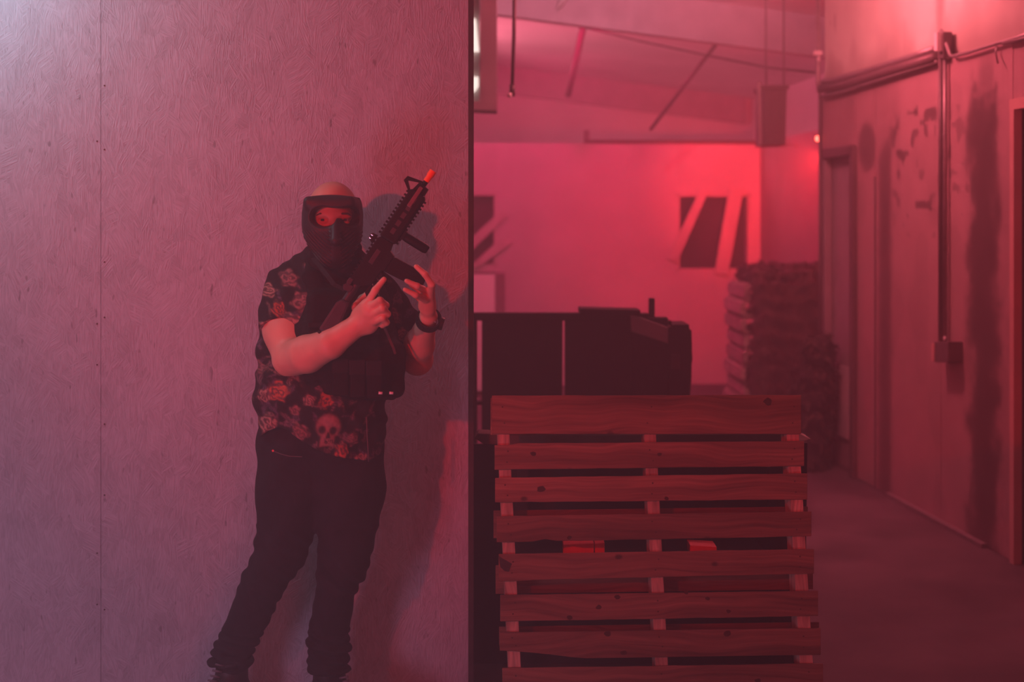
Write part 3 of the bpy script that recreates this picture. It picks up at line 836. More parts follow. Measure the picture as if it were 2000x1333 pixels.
# ---------------- SDF modelling for cloth and bodies
class Sdf:
    def __init__(s, xs, ys, zs, big=0.06):
        s.x, s.y, s.z = [np.asarray(a, np.float32) for a in (xs, ys, zs)]
        s.big = big
        s.f = np.full((len(s.x), len(s.y), len(s.z)), big, np.float32)
    def sl(s, lo, hi):
        r = []
        for ax, a, b in zip((s.x, s.y, s.z), lo, hi):
            i = max(0, int(np.searchsorted(ax, a)) - 1); j = min(len(ax), int(np.searchsorted(ax, b)) + 1)
            r.append(slice(i, max(i + 1, j)))
        return tuple(r)
    def grid(s, sl):
        return s.x[sl[0]][:, None, None], s.y[sl[1]][None, :, None], s.z[sl[2]][None, None, :]
    def op(s, lo, hi, fn, k, mode='add'):
        m = s.big + k
        sl = s.sl([a - m for a in lo], [b + m for b in hi])
        d = fn(*s.grid(sl)).astype(np.float32)
        a = s.f[sl]
        if mode == 'add':
            if k <= 0: r = np.minimum(a, d)
            else:
                h = np.clip(.5 + .5 * (a - d) / k, 0, 1)
                r = a * (1 - h) + d * h - k * h * (1 - h)
            s.f[sl] = np.minimum(r, s.big)
        elif mode == 'cut':
            d = -d
            if k <= 0: r = np.maximum(a, d)
            else:
                h = np.clip(.5 - .5 * (a - d) / k, 0, 1)
                r = a * (1 - h) + d * h + k * h * (1 - h)
            s.f[sl] = r
    def cone(s, a, b, ra, rb, k=0.02, sc=(1, 1, 1), mode='add'):
        a = np.array(a, float); b = np.array(b, float); sc = np.array(sc, float)
        d = (b - a) * sc; L2 = max(d @ d, 1e-9)
        def fn(X, Y, Z):
            x = (X - a[0]) * sc[0]; y = (Y - a[1]) * sc[1]; z = (Z - a[2]) * sc[2]
            t = np.clip((x * d[0] + y * d[1] + z * d[2]) / L2, 0, 1)
            return (np.sqrt((x - t * d[0]) ** 2 + (y - t * d[1]) ** 2 + (z - t * d[2]) ** 2) - (ra + (rb - ra) * t)) / max(sc)
        r = max(ra, rb) / min(sc)
        s.op(np.minimum(a, b) - r, np.maximum(a, b) + r, fn, k, mode)
    def chain(s, pts, k=0.02, sc=(1, 1, 1)):
        for (a, ra), (b, rb) in zip(pts, pts[1:]):
            s.cone(a, b, ra, rb, k, sc)
    def ell(s, c, r, k=0.02, rz=0.0, ry=0.0, mode='add'):
        c = np.array(c, float); r = np.array(r, float)
        R = np.array(Matrix.Rotation(rz, 3, 'Z') @ Matrix.Rotation(ry, 3, 'Y')).T
        def fn(X, Y, Z):
            x, y, z = X - c[0], Y - c[1], Z - c[2]
            u = R[0, 0] * x + R[0, 1] * y + R[0, 2] * z
            v = R[1, 0] * x + R[1, 1] * y + R[1, 2] * z
            q = R[2, 0] * x + R[2, 1] * y + R[2, 2] * z
            k0 = np.sqrt((u / r[0]) ** 2 + (v / r[1]) ** 2 + (q / r[2]) ** 2)
            k1 = np.sqrt((u / r[0] ** 2) ** 2 + (v / r[1] ** 2) ** 2 + (q / r[2] ** 2) ** 2)
            return k0 * (k0 - 1) / np.maximum(k1, 1e-6)
        m = r.max()
        s.op(c - m, c + m, fn, k, mode)
    def rbox(s, c, h, rad, k=0.01, R=None, mode='add'):
        c = np.array(c, float); h = np.array(h, float) - rad
        Rm = np.eye(3) if R is None else np.array(R).T
        def fn(X, Y, Z):
            x, y, z = X - c[0], Y - c[1], Z - c[2]
            u = np.abs(Rm[0, 0] * x + Rm[0, 1] * y + Rm[0, 2] * z) - h[0]
            v = np.abs(Rm[1, 0] * x + Rm[1, 1] * y + Rm[1, 2] * z) - h[1]
            q = np.abs(Rm[2, 0] * x + Rm[2, 1] * y + Rm[2, 2] * z) - h[2]
            return np.sqrt(np.maximum(u, 0) ** 2 + np.maximum(v, 0) ** 2 + np.maximum(q, 0) ** 2) + np.minimum(np.maximum(u, np.maximum(v, q)), 0) - rad
        m = np.linalg.norm(h) + rad
        s.op(c - m, c + m, fn, k, mode)
    def clip(s, fn):
        """keep where fn < 0"""
        X, Y, Z = s.grid((slice(None),) * 3)
        s.f = np.maximum(s.f, fn(X, Y, Z).astype(np.float32))
    def disp(s, fn):
        X, Y, Z = s.grid((slice(None),) * 3)
        band = np.abs(s.f) < s.big * 0.99
        s.f = np.where(band, s.f + fn(X, Y, Z).astype(np.float32), s.f)
    def mesh(s, name, smooth=2):
        g = openvdb.FloatGrid(s.big)
        g.copyFromArray(s.f)
        pts, tris, quads = g.convertToPolygons(isovalue=0.0, adaptivity=0.0) if hasattr(g, 'convertToPolygons') else (None, None, None)
        def ax(a, v):
            return np.interp(v, np.arange(len(a)), a)
        co = np.stack([ax(s.x, pts[:, 0]), ax(s.y, pts[:, 1]), ax(s.z, pts[:, 2])], -1)
        faces = quads.astype(np.int64)
        # smooth a little
        e = np.concatenate([faces[:, [0, 1]], faces[:, [1, 2]], faces[:, [2, 3]], faces[:, [3, 0]]])
        for _ in range(smooth):
            acc = np.zeros_like(co); cnt = np.zeros(len(co))
            for c_ in range(3):
                acc[:, c_] = np.bincount(e[:, 0], co[e[:, 1], c_], len(co)) + np.bincount(e[:, 1], co[e[:, 0], c_], len(co))
            cnt = np.bincount(e[:, 0], minlength=len(co)) + np.bincount(e[:, 1], minlength=len(co))
            co = co * .5 + acc / np.maximum(cnt, 1)[:, None] * .5
        # outward winding
        v0, v1, v2 = co[faces[:, 0]], co[faces[:, 1]], co[faces[:, 2]]
        vol = np.einsum('ij,ij->i', v0, np.cross(v1, v2)).sum() + np.einsum('ij,ij->i', v0, np.cross(co[faces[:, 2]], co[faces[:, 3]])).sum()
        if vol < 0: faces = faces[:, ::-1]
        me = bpy.data.meshes.new(name)
        nf = len(faces)
        me.vertices.add(len(co)); me.vertices.foreach_set('co', co.astype(np.float32).ravel())
        me.loops.add(nf * 4); me.loops.foreach_set('vertex_index', faces.astype(np.int32).ravel())
        me.polygons.add(nf)
        me.polygons.foreach_set('loop_start', np.arange(0, nf * 4, 4, dtype=np.int32))
        me.polygons.foreach_set('loop_total', np.full(nf, 4, np.int32))
        me.update(calc_edges=True)
        me.validate()
        return me, co

def sdf_obj(s, name, m, parent=None, smooth=2, colfn=None):
    me, co = s.mesh(name, smooth)
    if colfn is not None:
        c = colfn(co)
        a = me.color_attributes.new('print', 'FLOAT_COLOR', 'POINT')
        cc = np.ones((len(co), 4), np.float32); cc[:, :3] = c
        a.data.foreach_set('color', cc.ravel())
    return link(name, me, m, parent, True)

def lin(a, b, h): return np.arange(a, b, h)

# camouflage net over the stack
def net(name, boxes, zr, dark, label, n_leaf, seed, cutfn=None):
    lo = np.min([np.array(b[0]) - np.array(b[1]) for b in boxes], 0) - .08
    hi = np.max([np.array(b[0]) + np.array(b[1]) for b in boxes], 0) + .08
    s = Sdf(lin(lo[0], hi[0], .016), lin(lo[1], hi[1], .016), lin(max(lo[2], 0.0), hi[2], .016))
    for c, h, rad in boxes:
        s.rbox(c, h, rad, 0.05)
    if cutfn: s.rbox(cutfn[0], cutfn[1], .02, .01, mode='cut')
    s.disp(lambda X, Y, Z: 0.018 * np.sin(X * 41 + 3 * np.sin(Z * 9)) * np.sin(Z * 23 + X * 7) + 0.02 * np.sin(X * 17 + Y * 11) + .012 * np.sin(Z * 47 + Y * 31))
    s.clip(lambda X, Y, Z: (0.012 - Z) + 0 * X + 0 * Y)
    me, co = s.mesh(name, 1)
    o = link(name, me, M['netdark' if dark else 'net'], None, True)
    tag(o, label, 'camouflage net')
    r = np.random.RandomState(seed)
    nrm = np.zeros((len(co), 3), np.float32); me.vertices.foreach_get('co', np.zeros(len(co) * 3, np.float32))
    nrm = np.array([v.normal[:] for v in me.vertices])
    pick = r.choice(len(co), n_leaf)
    vs_, fs_ = [], []
    for i in pick:
        p = co[i]; nn = nrm[i]
        if nn[1] > 0.5: continue
        t = np.cross(nn, r.randn(3)); t /= np.linalg.norm(t) + 1e-6
        b = np.cross(nn, t)
        L, W = r.uniform(.02, .05), r.uniform(.008, .018)
        k = len(vs_)
        vs_ += [p - t * L * .5, p + b * W + nn * .012, p + t * L + nn * .03 + np.array([0, 0, -.01]), p - b * W + nn * .012]
        fs_.append((k, k + 1, k + 2, k + 3))
    ml = bpy.data.meshes.new('scrim_leaves')
    ml.from_pydata([tuple(v) for v in vs_], [], fs_)
    lo_ = link('scrim_leaves', ml, M['net'], o)
    lo_['kind'] = 'stuff'
    return o
cxn = P(1545, 600, 10.55)
net('camouflage_net', [((2.22, 10.72, 0.56), (.40, .10, .59), .09), ((2.2, 11.1, 1.16), (.38, .42, .06), .04), ((1.93, 10.70, .45), (.09, .08, .50), .06)], None, False,
    'brown camouflage net draped over the stack of pale pallets', 2600, 5, ((x0w + .45, PY0 + .42, .545), (.47, .455, .60)))
net('net_bundle', [((1.93, 9.2, 0.30), (.10, .20, .34), .08), ((1.96, 9.15, 0.62), (.08, .14, .22), .07)], None, True,
    'dark bundled net heaped against the wall corner beside the door', 700, 6)

# ================================================================== ROOF SPACE AND PIPES
def hang(name, label, cat, loc):
    return tag(empty(name, loc), label, cat)
# drop pipe with pale cap
dp = hang('drop_pipe', 'thin dark drop pipe with a pale nozzle, hanging from the roof', 'pipe', P(1003, 0, 7.6))
MB().tube([P(1006, -80, 7.6), P(1004, 60, 7.6), P(1000, 176, 7.6)], [.011, .011, .010], 10).build('pipe', M['darkmetal'], dp, smooth=True)
MB().tube([P(1001, 165, 7.6), P(1000, 188, 7.6)], .016, 10).build('collar', M['darkmetal'], dp, smooth=True)
MB().tube([P(995.5, 182, 7.58), P(995, 190, 7.58)], .012, 10).build('nozzle', M['whitecap'], dp, smooth=True)['label'] = 'pale nozzle'
# second pipe down the corner
cp = hang('corner_pipe', 'vertical conduit running down the corner of the corridor wall', 'pipe', P(1600, 897, 9.46))
MB().tube([P(1598, -60, 9.4), P(1598, 160, 9.4), P(1600, 180, 9.4)], .014, 10).build('pipe', M['conduit'], cp, smooth=True)
MB().tube([P(1602, 175, 9.4), P(1602, 890, 9.4)], .012, 10).build('pipe', M['conduit_dark'], cp, smooth=True)
MB().box(P(1597, 104, 9.36), (.028, 0, 0), (0, .02, 0), (0, 0, .014)).build('clamp', M['whitecap'], cp, bevel=.004)['label'] = 'white clamp'
MB().tube([P(1599, 108, 9.37), P(1599, 120, 9.37)], .010, 8).build('clamp_screw', M['whitecap'], cp)

# hanging box at the left with white tube lights
hbx = hang('hanging_duct', 'tall duct box hanging from the roof beside the wall edge', 'duct', P(945, 120, 9.0))
sheet('duct_body', [(938, -40), (970, -40), (970, 214), (938, 214)], 9.0, .35, M['beam'], hbx)
sheet('duct_base', [(905, 196), (968, 200), (968, 216), (905, 213)], 8.98, .3, M['beam'], hbx)
lt = hang('tube_light', 'white glowing light panel beside the hanging duct, half hidden by the wall edge', 'lamp', P(925, 100, 9.2))
sheet('housing', [(885, -30), (937, -30), (937, 200), (885, 200)], 9.24, .05, M['plank'], lt)
sheet('diffuser', [(890, 38), (929, 36), (933, 80), (936, 100), (890, 100)], 9.2, .035, M['tube'], lt)
sheet('diffuser', [(890, 150), (934, 150), (934, 168), (928, 178), (890, 190)], 9.2, .035, M['tube'], lt)

# roof braces
def brace(name, label, a, b, r, m):
    o = MB().tube([a, b], r, 8).build(name, m, None, smooth=True)
    tag(o, label, 'brace')
brace('roof_brace', 'thick short brace slanting down under the roof, left of the back room', P(1142, 40, 12.6), P(1109, 188, 12.9), .032, M['conduit_dark'])
brace('roof_brace', 'long thin dark brace slanting down to the middle of the far wall top', P(1400, 85, 12.2), P(1270, 254, 12.6), .017, M['darkmetal'])
brace('roof_brace', 'pale stick crossing the upper edge under the roof', P(1115, -30, 11.0), P(1088, 20, 11.1), .03, M['white_wall'])
cab = MB().tube([P(1120, 48, 11.4), P(1250, 80, 11.3), P(1380, 108, 11.2), P(1500, 132, 10.6), P(1598, 142, 9.5)], .008, 6).build('cable', M['darkmetal'], None, smooth=True)
tag(cab, 'thin cable slung under the roof to the wall corner', 'cable')
# hanging duct at the right above the back room
hd = hang('hanging_duct', 'short dark duct hanging over the back room next to the corner lamp', 'duct', P(1512, 280, 10.0))
sheet('duct_body', [(1492, 168), (1537, 168), (1534, 283), (1490, 283)], 10.0, .3, M['conduit_dark'], hd)
sheet('flange', [(1488, 166), (1541, 166), (1541, 174), (1488, 174)], 9.98, .34, M['conduit_dark'], hd)
for xx in (1495, 1530): sheet('hanger', [(xx, -20), (xx + 3, -20), (xx + 3, 170), (xx, 170)], 10.05, .02, M['conduit_dark'], hd, .001)
sheet('strap', [(1480, 160), (1487, 160), (1489, 285), (1482, 285)], 10.0, .03, M['conduit'], hd)
# loose wires on the wall top
wr_ = MB().tube([hit(x, y, FW - RV * .012, RV) for x, y in ((1490, 288), (1505, 282), (1525, 287), (1545, 279), (1556, 285))], .012, 6).build('loose_wire', M['conduit'], None, smooth=True)
tag(wr_, 'loose coiled wire along the upper part of the back side wall', 'wire')

# corner lamp
cl = hang('stage_lamp', 'small red glowing stage lamp fixed at the corridor corner', 'lamp', P(1601, 272, 9.55))
MB().tube([P(1606, 272, 9.60), P(1599, 271, 9.54)], .03, 12).build('housing', M['darkmetal'], cl, smooth=True)
MB().tube([P(1599, 271, 9.535), P(1597.5, 271, 9.52)], .020, 12).build('lens', M['lampglow'], cl)
MB().tube([P(1606, 272, 9.60), P(1616, 272, 9.52)], .008, 6).build('bracket', M['darkmetal'], cl)

# conduits along and down the right wall
def wc(name, pts, r, m, label, off=0.025, seg=10):
    o = MB().tube([onwall(x, y, off) for x, y in pts], r, seg).build(name, m, None, smooth=True)
    tag(o, label, 'conduit'); return o
wc('conduit', [(1608, 160), (1622, 158), (1680, 143), (1760, 118), (1826, 96)], .020, M['conduit'], 'pale thick conduit, upper of the two running to the junction box')
wc('conduit', [(1606, 173), (1650, 165), (1740, 138), (1828, 112)], .028, M['conduit_dark'], 'dark thick conduit just below the pale one', .032)
wc('conduit', [(1606, 189), (1640, 181), (1740, 149), (1830, 121)], .011, M['conduit'], 'thin pale conduit lowest of the run left of the junction box', .03)
wc('conduit', [(1838, 58), (1843, 70), (1856, 108), (1862, 110), (1890, 103), (1930, 90), (1985, 74), (2060, 48)], .009, M['conduit'], 'thin bent conduit leaving the junction box to the right', .03)
wc('conduit', [(1960, 84), (1990, 78), (2060, 60)], .011, M['conduit_dark'], 'short dark conduit near the upper right corner', .03)
wc('conduit', [(1838, 112), (1838, 300), (1838, 668)], .014, M['conduit_dark'], 'dark vertical conduit going down to the switch box', .022)
wc('conduit', [(1846, 112), (1846, 300), (1846, 668)], .011, M['conduit'], 'pale vertical conduit right beside the dark one', .022)
jb = tag(empty('junction_box', onwall(1836, 90, .03)), 'junction box where the conduits meet near the top of the right wall', 'box')
def wbox(name, x0, x1, y0, y1, off, th, m, parent):
    return MB().poly_prism([onwall(x0, y1, off), onwall(x1, y1, off), onwall(x1, y0, off), onwall(x0, y0, off)], RV * th).build(name, m, parent, bevel=.003)
wbox('box_body', 1831, 1843, 62, 114, .045, .045, M['conduit_dark'], jb)
wbox('box_lid', 1824, 1830, 64, 100, .075, .06, M['whitecap'], jb)['label'] = 'pale side plate'
sbx = tag(empty('switch_box', onwall(1838, 690, .03)), 'dark square switch box at the foot of the vertical conduits', 'box')
wbox('box_body', 1824, 1852, 668, 708, .075, .075, M['conduit_dark'], sbx)
wbox('box_cover', 1818, 1824, 671, 706, .08, .06, M['doortrim'], sbx)
p = onwall(1846, 661, .045)
MB().tube([p, p - RV * .006], .010, 8).build('screw', M['whitecap'], sbx)
# hanging wire end at upper right
wx = MB().tube([onwall(1946, 90, .02), onwall(1945, 105, .02), onwall(1949, 123, .03)], .005, 6).build('loose_wire', M['conduit'], None, smooth=True)
tag(wx, 'short loose wire end hanging from the upper right conduit', 'wire')

# ================================================================== THE MAN
V = lambda px, py, Y: np.array(P(px, py, Y))
X0, X1 = P(380, 440, 4.5).x - .03, P(870, 440, 4.4).x + .03
person_loc = P(590, 1395, 4.52); person_loc.z = 0

def hand_right(s):           # the hand on the pistol grip (image left arm)
    k = .005
    s.cone(V(706, 628, 4.185), V(722, 606, 4.14), .031, .030, .018, (1, 1.25, 1))
    s.cone(V(720, 634, 4.17), V(738, 612, 4.14), .028, .026, .018, (1, 1.3, 1))
    s.cone(V(700, 612, 4.17), V(716, 594, 4.14), .018, .014, .014)
    s.chain([(V(715, 598, 4.14), .0125), (V(733, 567, 4.125), .0105), (V(750, 546, 4.13), .0085)], k)          # index along the receiver
    s.chain([(V(722, 600, 4.13), .0125), (V(742, 587, 4.10), .0105), (V(754, 597, 4.12), .0100), (V(746, 606, 4.15), .009)], k)
    s.chain([(V(728, 614, 4.13), .0125), (V(747, 603, 4.10), .0105), (V(757, 614, 4.12), .0098), (V(748, 622, 4.15), .009)], k)
    s.chain([(V(732, 628, 4.135), .012), (V(748, 621, 4.11), .0095), (V(755, 631, 4.13), .009), (V(747, 637, 4.155), .008)], k)
    s.chain([(V(703, 618, 4.17), .015), (V(694, 600, 4.20), .012), (V(706, 583, 4.225), .010), (V(718, 574, 4.225), .009)], k)   # thumb round the back

def hand_left(s):            # the hand under the magazine (image right arm)
    k = .005
    s.cone(V(836, 616, 4.275), V(835, 592, 4.245), .0225, .0215, .018, (1, 1.1, 1))
    s.cone(V(836, 602, 4.25), V(839, 574, 4.215), .0215, .0165, .014, (1, 1.1, 1))
    s.cone(V(829, 597, 4.245), V(827, 580, 4.205), .017, .0125, .012, (1, 1.1, 1))
    s.chain([(V(834, 570, 4.205), .0115), (V(815, 559, 4.152), .0092), (V(794, 549, 4.145), .0074)], k)
    s.chain([(V(831, 585, 4.205), .0112), (V(812, 577, 4.155), .0090), (V(791, 566, 4.148), .0072)], k)
    s.chain([(V(840, 578, 4.215), .0130), (V(843, 556, 4.165), .0108), (V(830, 536, 4.152), .0094), (V(813, 521, 4.155), .0078)], k)  # thumb over the magazine's end
    s.chain([(V(836, 580, 4.245), .0110), (V(820, 567, 4.245), .0090), (V(803, 557, 4.235), .0075)], k)       # two fingers behind the magazine
    s.chain([(V(835, 592, 4.245), .0105), (V(819, 583, 4.248), .0085), (V(805, 574, 4.24), .007)], k)

zs = np.concatenate([lin(0.02, 1.14, .0075), lin(1.14, 1.73, .0026)])
S = Sdf(lin(X0, X1, .0034), lin(4.04, 4.72, .0034), zs, big=.03)
# trunk
S.chain([(V(628, 900, 4.50), .095), (V(628, 790, 4.49), .125), (V(640, 650, 4.50), .120), (V(650, 575, 4.51), .10)], .05, (1, 1.15, 1))
S.cone(V(580, 560, 4.52), V(722, 566, 4.55), .055, .055, .05)
S.cone(V(651, 480, 4.47), V(652, 560, 4.51), .056, .066, .03)
# head
S.ell(V(650, 414, 4.43), (.0785, .100, .0945), .02)
S.ell(V(651, 452, 4.395), (.060, .070, .078), .03)
S.ell(V(651, 482, 4.375), (.030, .035, .026), .02)
S.ell(V(651, 420, 4.352), (.058, .022, .014), .012)           # brow
S.cone(V(653, 428, 4.335), V(655, 448, 4.312), .010, .015, .010)   # nose
for ex in (630, 674):
    S.ell(V(ex, 430, 4.330), (.017, .014, .011), .008, mode='cut')
    S.ell(V(ex, 424.5, 4.347), (.017, .012, .006), .004)
    S.ell(V(ex, 435, 4.347), (.016, .011, .006), .004)
for ex, sg in ((603, -1), (699, 1)):
    S.ell(V(ex, 430, 4.43), (.010, .02, .033), .008, rz=sg * .4)
# arms
S.chain([(V(558, 565, 4.51), .066), (V(563, 645, 4.41), .073), (V(568, 699, 4.34), .056)], .03)
S.chain([(V(568, 701, 4.33), .055), (V(600, 692, 4.255), .056), (V(645, 672, 4.185), .044), (V(710, 628, 4.165), .029)], .012)
S.chain([(V(752, 585, 4.56), .058), (V(790, 660, 4.54), .056), (V(815, 703, 4.50), .046)], .03)
S.chain([(V(815, 703, 4.50), .046), (V(819, 672, 4.42), .045), (V(837, 620, 4.29), .0265)], .02)
hand_right(S); hand_left(S)
# legs
S.chain([(V(583, 930, 4.50), .085), (V(556, 1040, 4.49), .066), (V(530, 1112, 4.49), .050), (V(489, 1200, 4.52), .044), (V(448, 1330, 4.56), .032)], .03)
S.chain([(V(676, 930, 4.50), .085), (V(676, 1040, 4.49), .066), (V(664, 1115, 4.50), .052), (V(647, 1200, 4.54), .044), (V(642, 1335, 4.57), .032)], .03)
S.cone(V(446, 1372, 4.55), V(415, 1385, 4.47), .03, .026, .02); S.cone(V(645, 1372, 4.56), V(672, 1385, 4.47), .03, .026, .02)
body = sdf_obj(S, 'person', M['skin'], None, 2)
body.data.transform(Matrix.Translation(-person_loc)); body.location = person_loc
tag(body, 'man in a black face mask, floral shirt and black vest, holding a rifle upright', 'person')
del S

# eyes and brows
for ex in (630, 674):
    c = P(ex, 430, 4.352)
    me = bpy.data.meshes.new('eye'); bm = bmesh.new()
    bmesh.ops.create_uvsphere(bm, u_segments=20, v_segments=12, radius=.0118); bmesh.ops.translate(bm, verts=bm.verts, vec=c); bm.to_mesh(me); bm.free()
    e = link('eye', me, M['eyewhite'], body, True)
    MB().tube([c + Vector((.001, -.0108, 0)), c + Vector((.001, -.0122, 0))], [.0058, .0052], 14).build('iris', M['iris'], e)
    sg = -1 if ex < 650 else 1
    MB().tube([P(ex - 12, 420 - sg * 1.0, 4.338), P(ex - 5, 417.5, 4.333), P(ex + 5, 417.5, 4.333), P(ex + 12, 420 + sg * 1.0, 4.338)], [.002, .0034, .0034, .002], 7).build('eyebrow', M['brow'], body, smooth=True)

# ---- shirt
HEM = np.array([(480, 868), (500, 862), (522, 846), (545, 836), (565, 843), (600, 866), (640, 888), (680, 898), (718, 906), (735, 900), (760, 890)], float)
def pix(X, Y): return 1000 + F * X / Y
s = Sdf(lin(X0, X1, .0042), lin(4.14, 4.72, .0042), lin(.72, 1.56, .0042), big=.03)
s.chain([(V(626, 880, 4.475), .196), (V(628, 760, 4.465), .197), (V(632, 670, 4.475), .188), (V(642, 600, 4.49), .172)], .04, (1, 1.22, 1))
s.cone(V(590, 570, 4.51), V(715, 572, 4.54), .075, .072, .06)
s.chain([(V(600, 530, 4.50), .045), (V(632, 500, 4.48), .045)], .05)
s.chain([(V(700, 530, 4.51), .045), (V(675, 505, 4.48), .045)], .05)
sl = Sdf(s.x, s.y, s.z, big=.03)
sl.chain([(V(566, 560, 4.51), .076), (V(562, 612, 4.45), .084), (V(560, 675, 4.38), .090)], .03)
ha = V(563, 643, 4.42); hn = np.array([0.02, -0.45, -1.0]); hn /= np.linalg.norm(hn)
sl.clip(lambda X, Y, Z: (X - ha[0]) * hn[0] + (Y - ha[1]) * hn[1] + (Z - ha[2]) * hn[2] + .004 * np.sin(X * 60))
hh = np.clip(.5 + .5 * (s.f - sl.f) / .02, 0, 1)
s.f = s.f * (1 - hh) + sl.f * hh - .02 * hh * (1 - hh)
del sl, hh
s.chain([(V(748, 585, 4.55), .066), (V(785, 650, 4.54), .070), (V(802, 690, 4.52), .070)], .03)
# folds
s.disp(lambda X, Y, Z: 0.0035 * np.sin(X * 38 + Z * 22 + 3 * np.sin(Z * 17)) * np.sin(Z * 31 - X * 44) + 0.003 * np.sin(X * 70 - Z * 40) * (Z < 1.2) + .002 * np.sin(Z * 75 + X * 90 + 2 * np.sin(Z * 13)))
hb2 = V(800, 694, 4.52); hn2 = np.array([0.25, -.1, -1.0]); hn2 /= np.linalg.norm(hn2)
s.clip(lambda X, Y, Z: np.where(X > V(768, 600, 4.5)[0], (X - hb2[0]) * hn2[0] + (Y - hb2[1]) * hn2[1] + (Z - hb2[2]) * hn2[2], -1.0))
def hemz(X, Y):
    py = np.interp(pix(X, 4.35 + 0 * Y), HEM[:, 0], HEM[:, 1])
    return CH + (440 - py) * 4.33 / F
s.clip(lambda X, Y, Z: hemz(X, Y) - Z)
s.ell(V(652, 480, 4.46), (.066, .066, .08), .01, mode='cut')

def shirt_print(co):
    n = len(co)
    px = 1000 + F * co[:, 0] / 4.33; py = 440 - (co[:, 2] - CH) * F / 4.33
    px = px + (co[:, 1] - 4.33) * 160        # the print runs round the body
    base = np.tile(np.array([.017, .014, .017]), (n, 1))
    r = np.random.RandomState(12)
    warp = (vnoise(px, py, 51, 9) - .5) * 9; warp2 = (vnoise(px, py, 52, 9) - .5) * 9
    def put(mask, col, a=1.0):
        m_ = np.clip(mask, 0, 1)[:, None] * a
        base[:] = base * (1 - m_) + np.array(col) * m_
    def soft(d, w=1.0): return 1 / (1 + np.exp(np.clip(d / w, -30, 30)))
    # scattered leaves
    for _ in range(260):
        cx, cy = r.uniform(470, 830), r.uniform(500, 920); L, W, an = r.uniform(8, 16), r.uniform(2.5, 5), r.uniform(0, 3.14)
        u = (px + warp - cx) * math.cos(an) + (py + warp2 - cy) * math.sin(an); v = -(px + warp - cx) * math.sin(an) + (py + warp2 - cy) * math.cos(an)
        rd = np.sqrt((u / L) ** 2 + (v / W) ** 2)
        c = [(.24, .12, .15), (.15, .10, .16), (.26, .15, .14)][r.randint(3)]
        put(soft(rd - 1, .12) * (0.55 + .45 * np.cos(v * 2.2)), c, .8)
    vn1 = vnoise(px, py, 71, 5); vn2 = vnoise(px, py, 72, 4)
    # roses
    fl_ = [(543, 765, 19, 0), (568, 545, 17, 1), (590, 590, 18, 1), (546, 606, 14, 0), (570, 632, 18, 2), (523, 640, 13, 2), (525, 832, 17, 2), (585, 845, 16, 1), (634, 780, 14, 0),
           (530, 570, 13, 2), (548, 690, 15, 1), (667, 882, 13, 0), (707, 900, 11, 2), (600, 780, 11, 2), (516, 775, 12, 2), (575, 800, 10, 1), (690, 860, 12, 1), (614, 520, 12, 2), (505, 720, 12, 1), (780, 620, 14, 1), (800, 660, 12, 2)]
    cols = [(.52, .10, .06), (.30, .13, .13), (.42, .22, .19)]
    for cx, cy, R_, ci in fl_:
        dx, dy = px + warp * .5 - cx, py + warp2 * .5 - cy
        rr = np.sqrt(dx ** 2 + dy ** 2); th = np.arctan2(dy, dx)
        rim = R_ * (1 + .16 * np.sin(th * 5 + cx))
        pet = (.5 + .5 * np.sin(rr / R_ * 10 + 2.6 * np.sin(th * 2 + cy) + 5 * vn1)) * (.35 + 1.1 * vn2)
        put(soft(rr - rim, .8), (.10, .05, .055)); 
        put(soft(rr - rim, .8) * np.clip(pet * 1.3 - .15, 0, 1), cols[ci])
    # a plain skull
    dx, dy = px - 640, py - 832
    cr = np.sqrt((dx / 24) ** 2 + (dy / 24) ** 2)
    jaw = np.maximum(np.abs(dx + .15 * dy - 2) / 14, np.abs(dy - 26) / 13)
    sk = np.maximum(soft(cr - 1, .05), soft(jaw - 1, .06))
    tex = .75 + .35 * vnoise(px, py, 61, 4)
    put(sk, (.34, .15, .15)); base[:] = np.where(sk[:, None] > .5, base * tex[:, None], base)
    for ex_, ey_, a_, b_ in ((-13, 6, 7.5, 8), (9, 8, 7.5, 8)):
        put(soft(np.sqrt(((dx - ex_) / a_) ** 2 + ((dy - ey_) / b_) ** 2) - 1, .1), (.04, .02, .025))
    put(soft(np.maximum(np.abs(dx + 1) / 4 + (19 - dy) / 14, np.abs(dy - 17) / 6) - 1, .1), (.04, .02, .025))
    teeth = soft(np.abs(dy - 30) - 4, .5) * soft(np.abs(dx - 2) - 11, .5) * (np.sin(dx * 1.7) > .2)
    put(teeth, (.05, .025, .03))
    return base
shirt = sdf_obj(s, 'shirt', M['shirt'], body, 2, shirt_print)
shirt['label'] = 'dark short-sleeved shirt printed with flowers and a skull'
del s
# placket edge
MB().tube([P(716, 815, 4.298), P(717, 850, 4.30), P(719, 880, 4.305), P(720, 902, 4.31)], .0022, 6).build('shirt_placket', M['thread'], body, smooth=True)

# ---- jeans
s = Sdf(lin(X0, X1, .0046), lin(4.22, 4.76, .0046), lin(.13, 1.06, .0046), big=.03)
s.chain([(V(590, 850, 4.485), .130), (V(665, 862, 4.485), .128)], .04, (1, 1.0, 1))
s.chain([(V(576, 880, 4.49), .118), (V(573, 950, 4.49), .114), (V(562, 1020, 4.485), .094)], .03)
s.chain([(V(562, 1020, 4.485), .094), (V(548, 1080, 4.48), .080), (V(513, 1138, 4.48), .070), (V(494, 1186, 4.50), .064), (V(472, 1237, 4.53), .059), (V(458, 1266, 4.545), .056)], .008)
s.chain([(V(672, 880, 4.49), .116), (V(678, 950, 4.49), .119), (V(677, 1010, 4.485), .098)], .03)
s.chain([(V(677, 1010, 4.485), .098), (V(677, 1060, 4.48), .087), (V(672, 1100, 4.485), .082), (V(659, 1136, 4.50), .070), (V(649, 1186, 4.53), .064), (V(641, 1237, 4.55), .060), (V(640, 1300, 4.56), .064)], .008)
